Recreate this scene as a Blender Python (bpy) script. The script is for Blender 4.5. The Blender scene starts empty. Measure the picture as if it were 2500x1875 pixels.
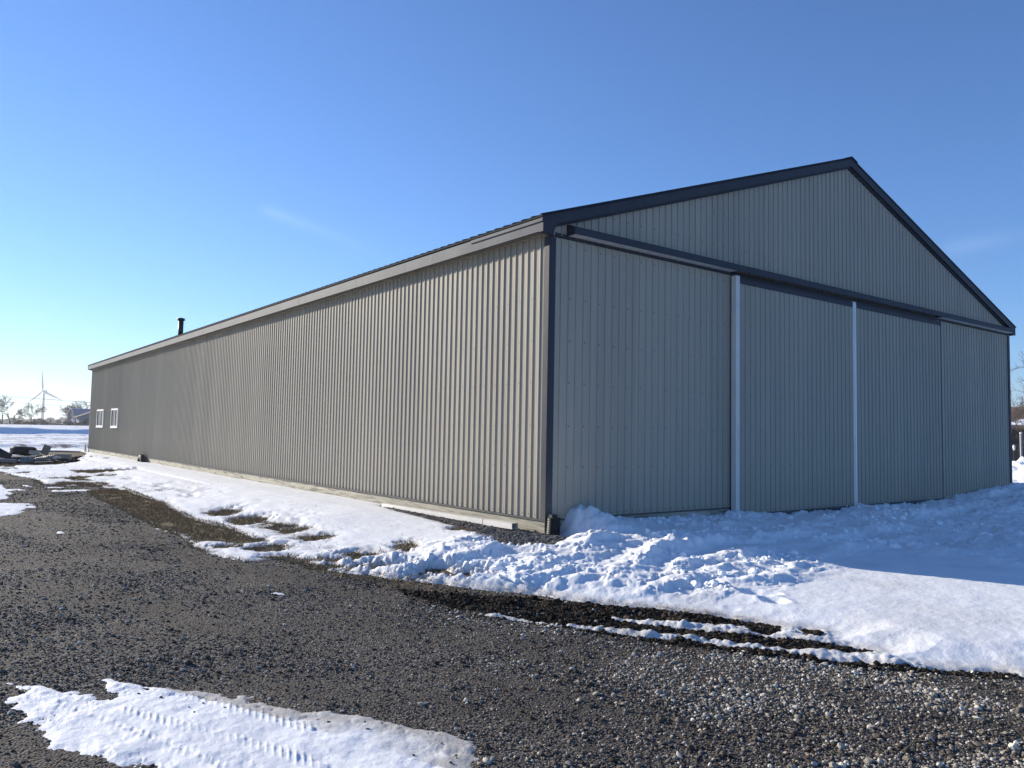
import bpy, math, random
import numpy as np
from mathutils import Vector, Matrix
random.seed(7); rng = np.random.default_rng(11)
PD = {"MAIN":[[-5.1,21.37],[-4.97,18.92],[-4.63,17.53],[-4.65,14.59],[-3.96,13.83],[-3.46,13.47],[-3.19,11.93],[-3.27,10.02],[-3.23,8.55],[-3.4,6.69],[-3.48,4.92],[-3.33,3.98],[-3.36,2.91],[-3.4,2.03],[-3.63,2.0],[-3.77,2.26],[-3.97,2.74],[-4.09,3.55],[-4.26,4.5],[-4.15,3.25],[-4.14,2.6],[-4.33,2.04],[-4.29,1.21],[-4.11,0.54],[-3.82,0.55],[-3.54,0.48],[-3.59,-0.2],[-3.5,-0.6],[-3.37,-0.93],[-3.07,-1.56],[-2.88,-1.91],[-2.72,-2.21],[-2.55,-2.44],[-2.39,-2.67],[-2.33,-2.95],[-2.21,-3.28],[-2.05,-3.55],[-1.87,-3.8],[-1.66,-4.2],[-1.51,-4.57],[-1.45,-4.83],[-1.52,-4.84],[-1.71,-4.88],[-1.82,-4.83],[-1.66,-4.68],[-1.75,-4.55],[-2.08,-4.27],[-2.3,-4.03],[-2.49,-3.77],[-2.47,-3.91],[-2.27,-4.37],[-2.07,-4.74],[-1.81,-5.03],[-1.58,-5.39],[-1.47,-5.64],[-1.56,-5.64],[-1.78,-5.5],[-1.95,-5.35],[-2.07,-5.23],[-2.12,-5.13],[-2.22,-4.91],[-2.45,-4.57],[-2.61,-4.32],[-2.81,-4.06],[-3.02,-3.71],[-3.19,-3.21],[-3.45,-2.86],[-3.29,-3.19],[-3.06,-3.73],[-2.88,-4.14],[-2.69,-4.48],[-2.53,-4.66],[-2.4,-4.99],[-2.19,-5.28],[-2.06,-5.56],[-1.72,-5.95],[-1.55,-6.16],[-1.24,-6.45],[-1.26,-6.56],[3.0,-9.2],[9,-14],[30,-30],[120,-60],[120,60],[80,200],[-60,200],[-40,60],[-14,30],[-7.5,26]],"HOLE":[[-1.36,-4.97],[-1.3,-5.11],[-1.45,-5.17],[-1.57,-5.13]],"FORE":[[-6.74,-3.07],[-6.64,-3.12],[-6.53,-3.28],[-6.43,-3.49],[-6.31,-3.7],[-6.27,-3.71],[-6.3,-3.55],[-6.3,-3.26],[-6.23,-3.31],[-6.12,-3.53],[-5.96,-3.65],[-5.8,-3.89],[-5.6,-4.05],[-5.6,-4.27],[-5.43,-4.47],[-5.29,-4.63],[-5.12,-4.86],[-5.06,-4.99],[-4.96,-5.18],[-4.95,-5.42],[-5.0,-5.54],[-5.13,-5.63],[-5.38,-5.86],[-6.0,-5.61],[-6.32,-5.12],[-6.42,-4.74],[-6.51,-4.52],[-6.56,-4.43],[-6.59,-4.36],[-6.71,-4.26],[-6.69,-4.2],[-6.7,-4.11],[-6.66,-3.99],[-6.7,-3.96],[-6.7,-3.9],[-6.75,-3.85],[-6.72,-3.77],[-6.74,-3.62],[-6.78,-3.59],[-6.79,-3.45],[-6.8,-3.38],[-6.81,-3.32],[-6.74,-3.32],[-6.68,-3.23]],"SMALL":[[[-5.9,9.91],[-5.72,9.53],[-5.35,9.44],[-5.56,7.92],[-5.88,7.31],[-6.1,6.9],[-6.43,7.08],[-6.28,10.39]],[[-5.98,16.62],[-5.5,15.57],[-5.5,13.26],[-5.47,12.19],[-5.68,10.86],[-5.86,10.41],[-6.28,10.39]],[[-5.09,15.07],[-4.92,14.84],[-4.96,14.07],[-5.11,13.97]],[[-5.6,13.45],[-5.14,13.55],[-5.16,12.99],[-5.61,12.9]],[[-4.67,13.94],[-4.29,13.79],[-4.34,13.36],[-4.68,13.5]],[[-4.69,12.79],[-3.86,12.72],[-3.92,12.18],[-4.69,12.25]],[[-4.58,-1.41],[-4.42,-1.32],[-4.38,-1.44],[-4.47,-1.54]],[[-5.62,4.57],[-5.45,4.57],[-5.5,4.23],[-5.65,4.21]]],"PEB":[[-0.1,4.59],[-0.34,2.5],[-0.47,0.73],[-0.3,-0.3],[-0.32,-0.49],[-0.64,-0.8],[-1.13,-0.83],[-0.89,-0.4],[-0.6,0.67],[-0.55,1.54],[-0.3,2.88],[-0.26,4.1]],"TUFT":[[-2.77,5.76,0.16,-0.13,-0.13,-0.44],[-2.8,4.44,0.16,-0.16,-0.15,-0.46],[-2.73,3.33,0.1,-0.1,-0.07,-0.19],[-2.62,2.85,0.09,-0.07,-0.09,-0.22],[-2.71,1.87,0.12,-0.12,-0.09,-0.21],[-2.83,0.21,0.08,-0.07,-0.08,-0.17],[-2.16,0.22,0.05,-0.05,-0.12,-0.21],[-3.53,1.41,0.14,-0.1,-0.09,-0.25],[-3.15,0.04,0.14,-0.11,-0.07,-0.14],[-3.04,-0.6,0.16,-0.1,-0.06,-0.12],[-2.93,-0.86,0.1,-0.06,-0.04,-0.09],[-2.66,-1.35,0.14,-0.09,-0.1,-0.18],[-2.51,-1.66,0.1,-0.07,-0.08,-0.12],[-2.94,-1.44,0.07,-0.05,-0.04,-0.07],[-0.65,1.05,0.14,-0.07,-0.12,-0.19],[-0.92,-0.27,0.13,-0.1,-0.14,-0.2],[-1.33,-0.65,0.05,-0.04,-0.05,-0.06],[-3.45,2.22,0.06,-0.05,-0.05,-0.14],[-3.94,1.8,0.09,-0.05,-0.05,-0.13],[-3.97,2.76,0.11,-0.07,-0.07,-0.23],[-3.67,0.62,0.06,-0.05,-0.04,-0.12],[-3.57,0.25,0.09,-0.04,-0.05,-0.13],[-3.5,-0.26,0.09,-0.07,-0.04,-0.1],[-2.27,20.2,0.9,-0.7,-0.4,-0.3]],"GRASS":[[-3.98,12.19],[-3.15,12.64],[-3.22,10.24],[-3.21,8.63],[-3.38,6.77],[-3.46,4.98],[-3.32,4.04],[-3.35,2.95],[-3.4,2.03],[-3.67,1.89],[-3.8,2.18],[-4.15,2.48],[-4.16,3.48],[-4.2,4.77],[-4.18,6.15],[-4.12,7.86],[-4.09,10.22]],"GRASS2":[[-3.65,-0.04],[-3.33,-0.86],[-3.03,-1.49],[-2.67,-2.15],[-2.35,-2.62],[-2.31,-2.92],[-2.17,-3.24],[-1.84,-3.77],[-1.47,-4.55],[-1.52,-4.58],[-1.94,-3.88],[-2.31,-3.39],[-2.7,-3.07],[-2.94,-2.53],[-3.29,-1.94],[-3.5,-1.21]],"GRASS3":[[-2.65,37.91],[1.29,46.58],[1.61,44.32],[-0.41,35.55],[-1.27,32.69],[-2.0,29.78],[-2.57,28.86],[-2.92,31.12]],"MUD":[[-3.52,-1.42],[-2.87,-2.43],[-2.49,-2.82],[-2.22,-3.3],[-1.87,-3.8],[-1.49,-4.56],[-1.43,-4.83],[-1.21,-5.1],[-1.43,-5.67],[-1.5,-6.14],[-1.17,-6.53],[-1.34,-6.59],[-1.81,-6.01],[-2.15,-5.6],[-2.5,-5.03],[-2.71,-4.58],[-2.93,-4.18],[-3.1,-3.78],[-3.32,-3.24],[-3.45,-2.79],[-3.53,-2.12]],"RIDGE":[[0.16,0.16,[-2.23,-2.3],[-1.58,-2.02],[-1.3,-2.02]],[0.12,0.18,[-2.63,-0.9],[-2.24,-0.83],[-1.89,-0.67],[-1.6,-0.61]],[0.14,0.16,[-2.09,-1.35],[-1.62,-1.06],[-1.32,-1.0]],[0.14,0.2,[-0.92,-1.79],[-0.31,-1.35],[0.19,-1.22],[0.56,-1.31],[0.69,-1.48]],[0.2,0.22,[-1.56,-2.86],[-0.84,-2.64],[0.19,-2.14],[0.93,-1.98],[2.07,-2.08],[3.28,-1.99],[4.4,-2.18],[6.02,-2.29]],[0.17,0.2,[-0.93,-2.96],[-0.09,-2.82],[0.53,-2.68],[1.14,-2.58],[2.42,-2.54],[3.1,-2.48],[4.44,-2.35]],[0.14,0.18,[-1.79,-3.54],[-1.19,-3.41],[-0.67,-3.3],[-0.13,-3.19],[0.35,-3.16],[1.03,-3.14],[1.27,-3.25]],[0.13,0.17,[-0.95,-3.63],[-0.55,-3.72],[-0.26,-3.81],[0.07,-3.79],[0.85,-3.54],[1.69,-3.31],[2.73,-3.01],[3.76,-3.09]],[0.1,0.2,[3.76,-3.09],[3.66,-3.54],[3.57,-4.06],[3.47,-4.52],[3.3,-5.03]],[0.14,0.2,[6.02,-2.29],[7.12,-2.32],[7.13,-2.98],[6.63,-3.77]],[0.1,0.13,[-1.89,-3.58],[-1.46,-3.47],[-1.21,-3.48]],[0.1,0.15,[-2.17,-2.92],[-1.78,-2.8],[-1.32,-2.73]],[0.09,0.12,[-2.64,-1.76],[-2.3,-1.87],[-1.95,-1.85]],[0.1,0.15,[-2.6,-2.29],[-2.32,-2.34],[-1.99,-2.32]],[0.07,0.15,[-3.23,0.23],[-2.84,0.49],[-2.47,0.65]],[0.1,0.2,[-3.02,-0.73],[-2.6,-0.5],[-2.38,-0.48]],[0.08,0.15,[-3.3,1.38],[-2.78,1.82]],[0.12,0.2,[4.36,-2.33],[7.49,-1.79],[10.07,-1.42],[11.59,-1.37]],[0.12,0.25,[3.91,-2.89],[5.83,-2.89],[5.75,-3.81],[5.37,-4.31]]],"FOOT":[[-0.76,-4.1,0.17,0.11],[-0.89,-4.38,0.13,0.1],[-0.64,-4.2,0.1,0.05],[-1.35,-4.26,0.08,0.03],[-1.85,-4.69,0.16,-0.08],[-1.48,-4.97,0.15,-0.08],[-1.58,-5.2,0.16,-0.05]],"TRACKS":[[[-6.55,-3.62],[-6.33,-4.19],[-6.14,-4.72],[-6.04,-5.02]],[[-6.28,-3.92],[-6.07,-4.36],[-5.87,-4.73],[-5.67,-5.23]],[[-6.11,-3.53],[-5.89,-3.93],[-5.73,-4.31],[-5.54,-4.77]]]}
scene = bpy.context.scene
col = scene.collection
# ------------------------------------------------------------------ helpers
def link(o): col.objects.link(o); return o
def tag(o, label=None, cat=None, group=None, kind=None):
    if label: o['label'] = label
    if cat: o['category'] = cat
    if group: o['group'] = group
    if kind: o['kind'] = kind
    return o
def empty(name, loc=(0,0,0), rz=0):
    o = bpy.data.objects.new(name, None); o.location = loc; o.rotation_euler = (0,0,rz); o.empty_display_size = .2
    return link(o)
class MB:
    def __init__(s): s.v=[]; s.f=[]; s.m=[]
    def add(s, vs, fs, mi=0):
        b=len(s.v); s.v+= [tuple(map(float,v)) for v in vs]; s.f+=[tuple(i+b for i in f) for f in fs]; s.m+=[mi]*len(fs)
    def box(s, a, b, mi=0):
        (x0,y0,z0),(x1,y1,z1)=a,b
        s.add([(x0,y0,z0),(x1,y0,z0),(x1,y1,z0),(x0,y1,z0),(x0,y0,z1),(x1,y0,z1),(x1,y1,z1),(x0,y1,z1)],
              [(0,3,2,1),(4,5,6,7),(0,1,5,4),(1,2,6,5),(2,3,7,6),(3,0,4,7)],mi)
    def obox(s, M, sx, sy, sz, mi=0):
        vs=[M@Vector((x*sx,y*sy,z*sz)) for z in (-.5,.5) for y in (-.5,.5) for x in (-.5,.5)]
        s.add(vs,[(0,2,3,1),(4,5,7,6),(0,1,5,4),(1,3,7,5),(3,2,6,7),(2,0,4,6)],mi)
    def prism(s, poly, off, mi=0):   # closed polygon of 3d points extruded by off
        n=len(poly); off=Vector(off)
        vs=[Vector(p) for p in poly]+[Vector(p)+off for p in poly]
        s.add(vs,[tuple(range(n))[::-1],tuple(range(n,2*n))]+[(i,(i+1)%n,(i+1)%n+n,i+n) for i in range(n)],mi)
    def tube(s, pts, rad, n=8, mi=0, caps=True):
        pts=[Vector(p) for p in pts]; b=len(s.v); k=len(pts)
        up=None
        for i,p in enumerate(pts):
            t=(pts[min(i+1,k-1)]-pts[max(i-1,0)]).normalized()
            if up is None: up=t.orthogonal().normalized()
            a=(up-up.dot(t)*t).normalized(); up=a; c=t.cross(a)
            r=rad[i] if isinstance(rad,(list,tuple)) else rad
            for j in range(n):
                w=2*math.pi*j/n; q=p+a*(r*math.cos(w))+c*(r*math.sin(w)); s.v.append(tuple(q))
        for i in range(k-1):
            for j in range(n):
                s.f.append((b+i*n+j,b+i*n+(j+1)%n,b+(i+1)*n+(j+1)%n,b+(i+1)*n+j)); s.m.append(mi)
        if caps:
            s.f.append(tuple(b+j for j in range(n))[::-1]); s.m.append(mi)
            s.f.append(tuple(b+(k-1)*n+j for j in range(n))); s.m.append(mi)
    def lathe(s, prof, n=24, cen=(0,0,0), mi=0):   # prof (r,z) closed loop around z
        b=len(s.v); k=len(prof)
        for r,z in prof:
            for j in range(n):
                w=2*math.pi*j/n; s.v.append((cen[0]+r*math.cos(w),cen[1]+r*math.sin(w),cen[2]+z))
        for i in range(k):
            i2=(i+1)%k
            for j in range(n):
                s.f.append((b+i*n+j,b+i*n+(j+1)%n,b+i2*n+(j+1)%n,b+i2*n+j)); s.m.append(mi)
    def build(s, name, mats, parent=None, smooth=False, M=None):
        me=bpy.data.meshes.new(name); me.from_pydata(s.v,[],s.f); 
        for m in (mats if isinstance(mats,(list,tuple)) else [mats]): me.materials.append(m)
        if len(set(s.m))>1 or (s.m and s.m[0]): me.polygons.foreach_set('material_index',s.m)
        if smooth: me.polygons.foreach_set('use_smooth',[True]*len(s.f))
        if M is not None: me.transform(M)
        me.update(); o=bpy.data.objects.new(name,me); 
        if parent: o.parent=parent
        return link(o)
# ------------------------------------------------------------------ materials
def mat(name):
    m=bpy.data.materials.new(name); m.use_nodes=True; nt=m.node_tree
    return m, nt, nt.nodes['Principled BSDF']
def N(nt, t, **k):
    n=nt.nodes.new(t)
    for a,b in k.items():
        if hasattr(n,a) and not isinstance(b,dict): setattr(n,a,b)
    for a,b in k.get('ins',{}).items(): n.inputs[a].default_value=b
    return n
def ramp(nt, stops, fac):
    r=nt.nodes.new('ShaderNodeValToRGB'); e=r.color_ramp.elements
    while len(e)<len(stops): e.new(.5)
    for q,(p,c) in zip(e,stops): q.position=p; q.color=(*c,1) if len(c)==3 else c
    nt.links.new(fac,r.inputs[0]); return r.outputs[0]
def mix(nt, fac, a, b, typ='MIX'):
    n=nt.nodes.new('ShaderNodeMix'); n.data_type='RGBA'; n.blend_type=typ
    for i,v in ((0,fac),(6,a),(7,b)):
        if hasattr(v,'is_linked') or isinstance(v,bpy.types.NodeSocket): nt.links.new(v,n.inputs[i])
        else: n.inputs[i].default_value = v if i==0 else (*v,1)
    return n.outputs[2]
def noise(nt, vec, scale, detail=4, rough=.5):
    n=nt.nodes.new('ShaderNodeTexNoise'); n.inputs['Scale'].default_value=scale; n.inputs['Detail'].default_value=detail
    n.inputs['Roughness'].default_value=rough
    if vec is not None: nt.links.new(vec,n.inputs['Vector'])
    return n.outputs['Fac']
def objco(nt, sc=(1,1,1)):
    t=nt.nodes.new('ShaderNodeNewGeometry'); m=nt.nodes.new('ShaderNodeMapping'); m.inputs['Scale'].default_value=sc
    nt.links.new(t.outputs['Position'],m.inputs['Vector']); return m.outputs[0]
def bump(nt, p, h, strength=.3, dist=.01, nrm=None):
    b=nt.nodes.new('ShaderNodeBump'); b.inputs['Strength'].default_value=strength; b.inputs['Distance'].default_value=dist
    nt.links.new(h,b.inputs['Height'])
    if nrm is not None: nt.links.new(nrm,b.inputs['Normal'])
    if p is not None: nt.links.new(b.outputs[0],p.inputs['Normal'])
    return b.outputs[0]
def simple(name, c, rough=.5, metal=0, var=.12, sc=3, bs=0, aniso=(1,1,1)):
    m,nt,p=mat(name); v=objco(nt,aniso); f=noise(nt,v,sc,5,.6)
    a=tuple(max(0,x*(1-var)) for x in c); b=tuple(min(1,x*(1+var)) for x in c)
    nt.links.new(ramp(nt,[(.3,a),(.7,b)],f),p.inputs['Base Color'])
    p.inputs['Roughness'].default_value=rough; p.inputs['Metallic'].default_value=metal
    if bs: bump(nt,p,f,bs,.01)
    return m
def metal_mat(name, c, rough=.38, spec=.5):
    # painted steel sheet: slight dust streaks down the wall, faint oil-canning
    m,nt,p=mat(name); v=objco(nt,(7,7,.35)); f=noise(nt,v,1.0,6,.6)
    v2=objco(nt,(.8,.8,.5)); f2=noise(nt,v2,1.2,3,.5)
    c1=ramp(nt,[(.25,tuple(x*.90 for x in c)),(.75,tuple(x*1.08 for x in c))],f)
    # dust splashed up on the bottom of the sheet
    g=nt.nodes.new('ShaderNodeNewGeometry'); s=nt.nodes.new('ShaderNodeSeparateXYZ'); nt.links.new(g.outputs['Position'],s.inputs[0])
    mr=nt.nodes.new('ShaderNodeMapRange'); mr.inputs['From Min'].default_value=.9; mr.inputs['From Max'].default_value=.15
    nt.links.new(s.outputs['Z'],mr.inputs['Value'])
    mm=nt.nodes.new('ShaderNodeMath'); mm.operation='MULTIPLY'; nt.links.new(mr.outputs[0],mm.inputs[0]); nt.links.new(f,mm.inputs[1])
    m3=nt.nodes.new('ShaderNodeMath'); m3.operation='MULTIPLY'; m3.inputs[1].default_value=.55; nt.links.new(mm.outputs[0],m3.inputs[0])
    def mth(op,a,b_=None):
        n=nt.nodes.new('ShaderNodeMath'); n.operation=op
        for i,q in enumerate((a,b_)):
            if q is None: continue
            if isinstance(q,(int,float)): n.inputs[i].default_value=q
            else: nt.links.new(q,n.inputs[i])
        return n.outputs[0]
    wn=nt.nodes.new('ShaderNodeTexWhiteNoise'); wn.noise_dimensions='1D'; nt.links.new(mth('FLOOR',mth('DIVIDE',mth('ADD',s.outputs['X'],s.outputs['Y']),.9144)),wn.inputs['W'])
    c1=mix(nt,1.,c1,ramp(nt,[(0,(.93,.93,.94)),(1,(1.04,1.035,1.03))],wn.outputs['Value']),'MULTIPLY')
    nt.links.new(mix(nt,m3.outputs[0],c1,(.24,.215,.18)),p.inputs['Base Color'])
    p.inputs['Roughness'].default_value=rough; p.inputs['Specular IOR Level'].default_value=spec
    bump(nt,p,f2,.5,.035)
    return m
TAUPE=(.395,.362,.298)
M_wall=metal_mat('taupe_steel',TAUPE,.55,.06)
M_trim=metal_mat('charcoal_trim',(.050,.055,.068),.6,.11)
M_fasc=metal_mat('fascia_steel',(.105,.115,.135),.6,.06)
M_soff=simple('soffit_steel',(.20,.19,.18),.5)
M_roof=simple('charcoal_roof',(.03,.034,.045),.7); M_roof.node_tree.nodes['Principled BSDF'].inputs['Specular IOR Level'].default_value=.04
M_white=simple('white_trim',(.70,.68,.64),.35,var=.05)
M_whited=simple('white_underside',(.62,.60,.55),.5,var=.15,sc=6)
M_screw=simple('screw_head',(.015,.013,.013),.6)
M_black=simple('black_plastic',(.008,.008,.009),.6)
M_pipe=simple('black_stove_pipe',(.02,.024,.022),.5,var=.3)
M_tyre=simple('tyre_rubber',(.022,.022,.024),.7,var=.3,sc=9)
M_glass,_nt,_p=mat('window_glass'); _p.inputs['Base Color'].default_value=(.02,.022,.026,1); _p.inputs['Roughness'].default_value=.25; _p.inputs['Specular IOR Level'].default_value=.08
M_bark=simple('bark',(.11,.09,.07),.9,var=.3,sc=2)
M_barkr=simple('bark_brown',(.10,.075,.06),.9,var=.3,sc=6)
M_fir=simple('evergreen_needles',(.014,.022,.018),.9,var=.4,sc=1)
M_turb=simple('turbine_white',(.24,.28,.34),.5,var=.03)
def wood_mat(name, c, axis=(1,1,1), dark=.4):
    m,nt,p=mat(name); v=objco(nt,axis)
    d=nt.nodes.new('ShaderNodeTexNoise'); d.inputs['Scale'].default_value=1; d.inputs['Detail'].default_value=8; d.inputs['Roughness'].default_value=.65; d.inputs['Distortion'].default_value=1.6
    nt.links.new(v,d.inputs['Vector']); f=d.outputs['Fac']
    c1=ramp(nt,[(.34,tuple(x*dark*.5 for x in c)),(.46,tuple(x*.72 for x in c)),(.58,c),(.8,tuple(min(1,x*1.15) for x in c))],f)
    nt.links.new(c1,p.inputs['Base Color']); p.inputs['Roughness'].default_value=.85; bump(nt,p,f,.6,.006); return m
M_board=wood_mat('weathered_board',(.40,.375,.30),(1.5,1.0,13),.35)
M_wood=wood_mat('grey_timber',(.22,.19,.16),(4,4,30))

def ss(a,b,t):
    t=np.clip((t-a)/(b-a),0,1); return t*t*(3-2*t)
CAM=np.array([-7.26022,-8.71690,1.45649])
RM=np.array([[0.79598208,0.05247602,0.60304128],[-0.60503245,0.03825879,0.79528108],[0.01866156,-0.99788904,0.06220301]])
L,W=38.15,16.42
def H(x,y):
    x=np.asarray(x,float);y=np.asarray(y,float)
    dx=np.maximum(np.maximum(-x,x-W),0);dy=np.maximum(np.maximum(-y,y-L),0)
    d=np.hypot(dx,dy); r=np.hypot(x-CAM[0],y-CAM[1])
    h=-0.12*ss(.4,3.6,d)-.12*ss(40,60,y)
    return h+1.15*ss(70,360,r)
def vnoise(x,y,seed=0):
    xi=np.floor(x).astype(np.int64);yi=np.floor(y).astype(np.int64);fx=x-xi;fy=y-yi
    fx=fx*fx*fx*(fx*(fx*6-15)+10);fy=fy*fy*fy*(fy*(fy*6-15)+10)
    def h(a,b):
        n=(a*374761393+b*668265263+seed*974634777)&0xffffffff
        n=((n^(n>>13))*1274126177)&0xffffffff; n=n^(n>>16); return (n&0xffff)/65535.*2-1
    a=h(xi,yi);b=h(xi+1,yi);c=h(xi,yi+1);d=h(xi+1,yi+1)
    return (a*(1-fx)+b*fx)*(1-fy)+(c*(1-fx)+d*fx)*fy
def fbm(x,y,o=4,seed=0,g=.5):
    s=0;a=1;t=0
    c,sn=.8,.6
    for i in range(o):
        s=s+a*vnoise(x,y,seed+i*17); t+=a; a*=g; x,y=(c*x-sn*y)*2+3.1,(sn*x+c*y)*2+1.7
    return s/t
def sdist(px,py,poly,mg=.6):   # + inside; far outside its box it just reads -mg
    P=np.array(poly,float); px=np.atleast_1d(px); py=np.atleast_1d(py)
    k=(px>P[:,0].min()-mg)&(px<P[:,0].max()+mg)&(py>P[:,1].min()-mg)&(py<P[:,1].max()+mg)
    out=np.full(px.shape,-float(mg))
    if k.any(): out[k]=np.maximum(sdist0(px[k],py[k],poly),-mg)
    return out
def sdist0(px,py,poly):
    P=np.array(poly,float); n=len(P); d=np.full(px.shape,1e9); ins=np.zeros(px.shape,bool)
    for i in range(n):
        a=P[i];b=P[(i+1)%n];e=b-a;wx=px-a[0];wy=py-a[1]
        t=np.clip((wx*e[0]+wy*e[1])/(e@e+1e-12),0,1)
        d=np.minimum(d,(wx-e[0]*t)**2+(wy-e[1]*t)**2)
        if a[1]!=b[1]:
            c=((a[1]>py)!=(b[1]>py))&(px<(b[0]-a[0])*(py-a[1])/(b[1]-a[1])+a[0]); ins^=c
    d=np.sqrt(d); return np.where(ins,d,-d)
def linedist(px,py,pts,mg=.9):
    P=np.array(pts,float); k=(px>P[:,0].min()-mg)&(px<P[:,0].max()+mg)&(py>P[:,1].min()-mg)&(py<P[:,1].max()+mg)
    d=np.full(px.shape,9.);u=np.zeros(px.shape);sd=np.zeros(px.shape);acc=float(np.hypot(*(P[1:]-P[:-1]).T).sum())
    if k.any(): d[k],u[k],acc,sd[k]=linedist0(px[k],py[k],pts)
    return d,u,acc,sd
def linedist0(px,py,pts):
    P=np.array(pts,float); d=np.full(px.shape,1e9); u=np.zeros(px.shape); sd=np.zeros(px.shape); acc=0
    for i in range(len(P)-1):
        a=P[i];b=P[i+1];e=b-a;l=math.hypot(*e);wx=px-a[0];wy=py-a[1]
        t=np.clip((wx*e[0]+wy*e[1])/(l*l),0,1); q=np.hypot(wx-e[0]*t,wy-e[1]*t); k=q<d
        d=np.where(k,q,d);u=np.where(k,acc+t*l,u);sd=np.where(k,np.sign(e[0]*wy-e[1]*wx),sd);acc+=l
    return d,u,acc,sd
PD['PEB']=[[.1,4.9],[-.16,4.7],[-.36,3.2],[-.5,1.9],[-.62,1.0],[-.85,.1],[-1.12,-.75],[-.75,-.95],[-.3,-.62],[.06,-.35],[.1,.0]]
HOLES=[PD['HOLE'],[[-.05,40.5],[-2.2,38.5],[-3.2,33],[-2.9,30],[-2.1,28.6],[-1.3,31.5],[-.45,35.5]],[[-4.6,33.5],[-6.5,30],[-6.3,25.9],[-3.6,25.5],[-2.4,26.2],[-1.9,28],[-2.6,33.5]]]
def ellip(x,y,t):
    cx,cy,ax,ay,bx,by=t; la=math.hypot(ax,ay)+.05; lb=math.hypot(bx,by)
    th=math.atan2(by,bx); c,s=math.cos(th),math.sin(th)
    u=(x-cx)*c+(y-cy)*s; v=-(x-cx)*s+(y-cy)*c
    return (1-np.hypot(u/max(lb,.08),v/max(la,.08)))*min(max(lb,.08),max(la,.08))*1.2
def snow_sd(x,y):
    x=np.atleast_1d(x);y=np.atleast_1d(y);r=np.hypot(x-CAM[0],y-CAM[1]); k=r<58
    sd=np.full(x.shape,9.);f=np.full(x.shape,-9.)
    if k.any(): sd[k],f[k]=snow_sd0(x[k],y[k])
    return sd,f
def snow_sd0(x,y):
    wa=.10-.075*ss(-3.4,-2.6,x)*ss(-.8,-2.2,y); wx=x+wa*fbm(x*1.7,y*1.7,4,5); wy=y+wa*fbm(x*1.7,y*1.7,4,9)
    ex=(.035-.018*ss(-.8,-2.2,y))*fbm(x*14,y*14,3,21)
    sd=sdist(wx,wy,PD['MAIN'])+ex*1.5
    for h in HOLES: sd=np.minimum(sd,-sdist(wx,wy,h)+ex)
    sd=np.minimum(sd,-sdist(wx,wy,PD['PEB'])+ex)
    for t in PD['TUFT']:
        k=(abs(x-t[0])<3)&(abs(y-t[1])<3)
        sd[k]=np.minimum(sd[k],-ellip(x[k],y[k],t)+.24*fbm(x[k]*5,y[k]*6,5,33,.7)+.0)
    # thin places of the bank where the turf shows through
    thin=fbm(x*1.1+4,y*.55,5,41,.62); band=ss(-1.2,-2.6,x)*ss(-1.5,.5,y)*ss(60,20,y)
    sd=np.where(band>0,np.minimum(sd,(.50-thin*band)*.55),sd)
    k=(y>11)&(y<30)&(x<-1.5)
    sd=np.where(k,np.minimum(sd,(.34-fbm(x*.9,y*.35,5,47,.6)*ss(-1.5,-3.2,x))*.5),sd)
    f=sdist(x+.05*fbm(x*6,y*6,3,3),y+.05*fbm(x*6,y*6,3,4),PD['FORE'])+.03*fbm(x*16,y*16,4,6,.65)
    for p in PD['SMALL']: f=np.maximum(f,sdist(x+.12*fbm(x*5,y*3,3,3),y+.12*fbm(x*5,y*3,3,4),p)*.6+.02*fbm(x*20,y*10,2,6)-.01)
    return sd,f
def snow_depth(x,y,pre=None):
    x=np.atleast_1d(x);y=np.atleast_1d(y); sd,f=pre if pre is not None else snow_sd(x,y); out=np.zeros(x.shape); r=np.hypot(x-CAM[0],y-CAM[1])
    k=(r<32); out[k]=snow_depth0(x[k],y[k],sd[k],f[k]); k=~k; out[k]=snow_far(x[k],y[k],sd[k],f[k]); return out
def snow_far(x,y,sd,f):
    D=.10-.055*(y<39)*(x<1)*ss(-6,-4,x)+.06*ss(-3.2,-1.6,x)*ss(-.3,-1.3,x)*ss(45,36,y)*(y<45)-.02*ss(-.5,-.05,x)*(y>0)*(y<39)*(x<1)+.012*fbm(x*.9,y*.9,4,95)
    D=D+ss(-1.2,-2.2,x)*ss(45,38,y)*(.02*fbm(x*3,y*1.2,4,98))
    yb=y+1.5*fbm(x*.05,y*0,3,101); D=D+ (y>60)*(.85*np.where(yb<121,np.exp(-((yb-121)/1.7)**2),np.exp(-((yb-121)/14)**2))*(1+.25*fbm(x*.25,y*.25,3,103)))
    D=D+ss(44,60,y)*(.05*fbm(x*.25,y*.5,5,105))
    yc=y+1.2*fbm(x*.12,y*0,2,110); D=D+(y>39)*(.22*np.where(yc<50,np.exp(-((yc-50)/.8)**2),np.exp(-((yc-50)/5)**2)))
    edge=np.where(sd>0,1-np.exp(-np.minimum(sd,9)/.13),0); tr=ss(.0,.25,sd)
    return np.maximum(np.where(sd>0,(D*tr+np.minimum(D,.045)*(1-tr))*edge,sd*.35)-.004,np.where(f>0,.02*(1-np.exp(-np.clip(f,0,9)/.03)),-.3))
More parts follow.
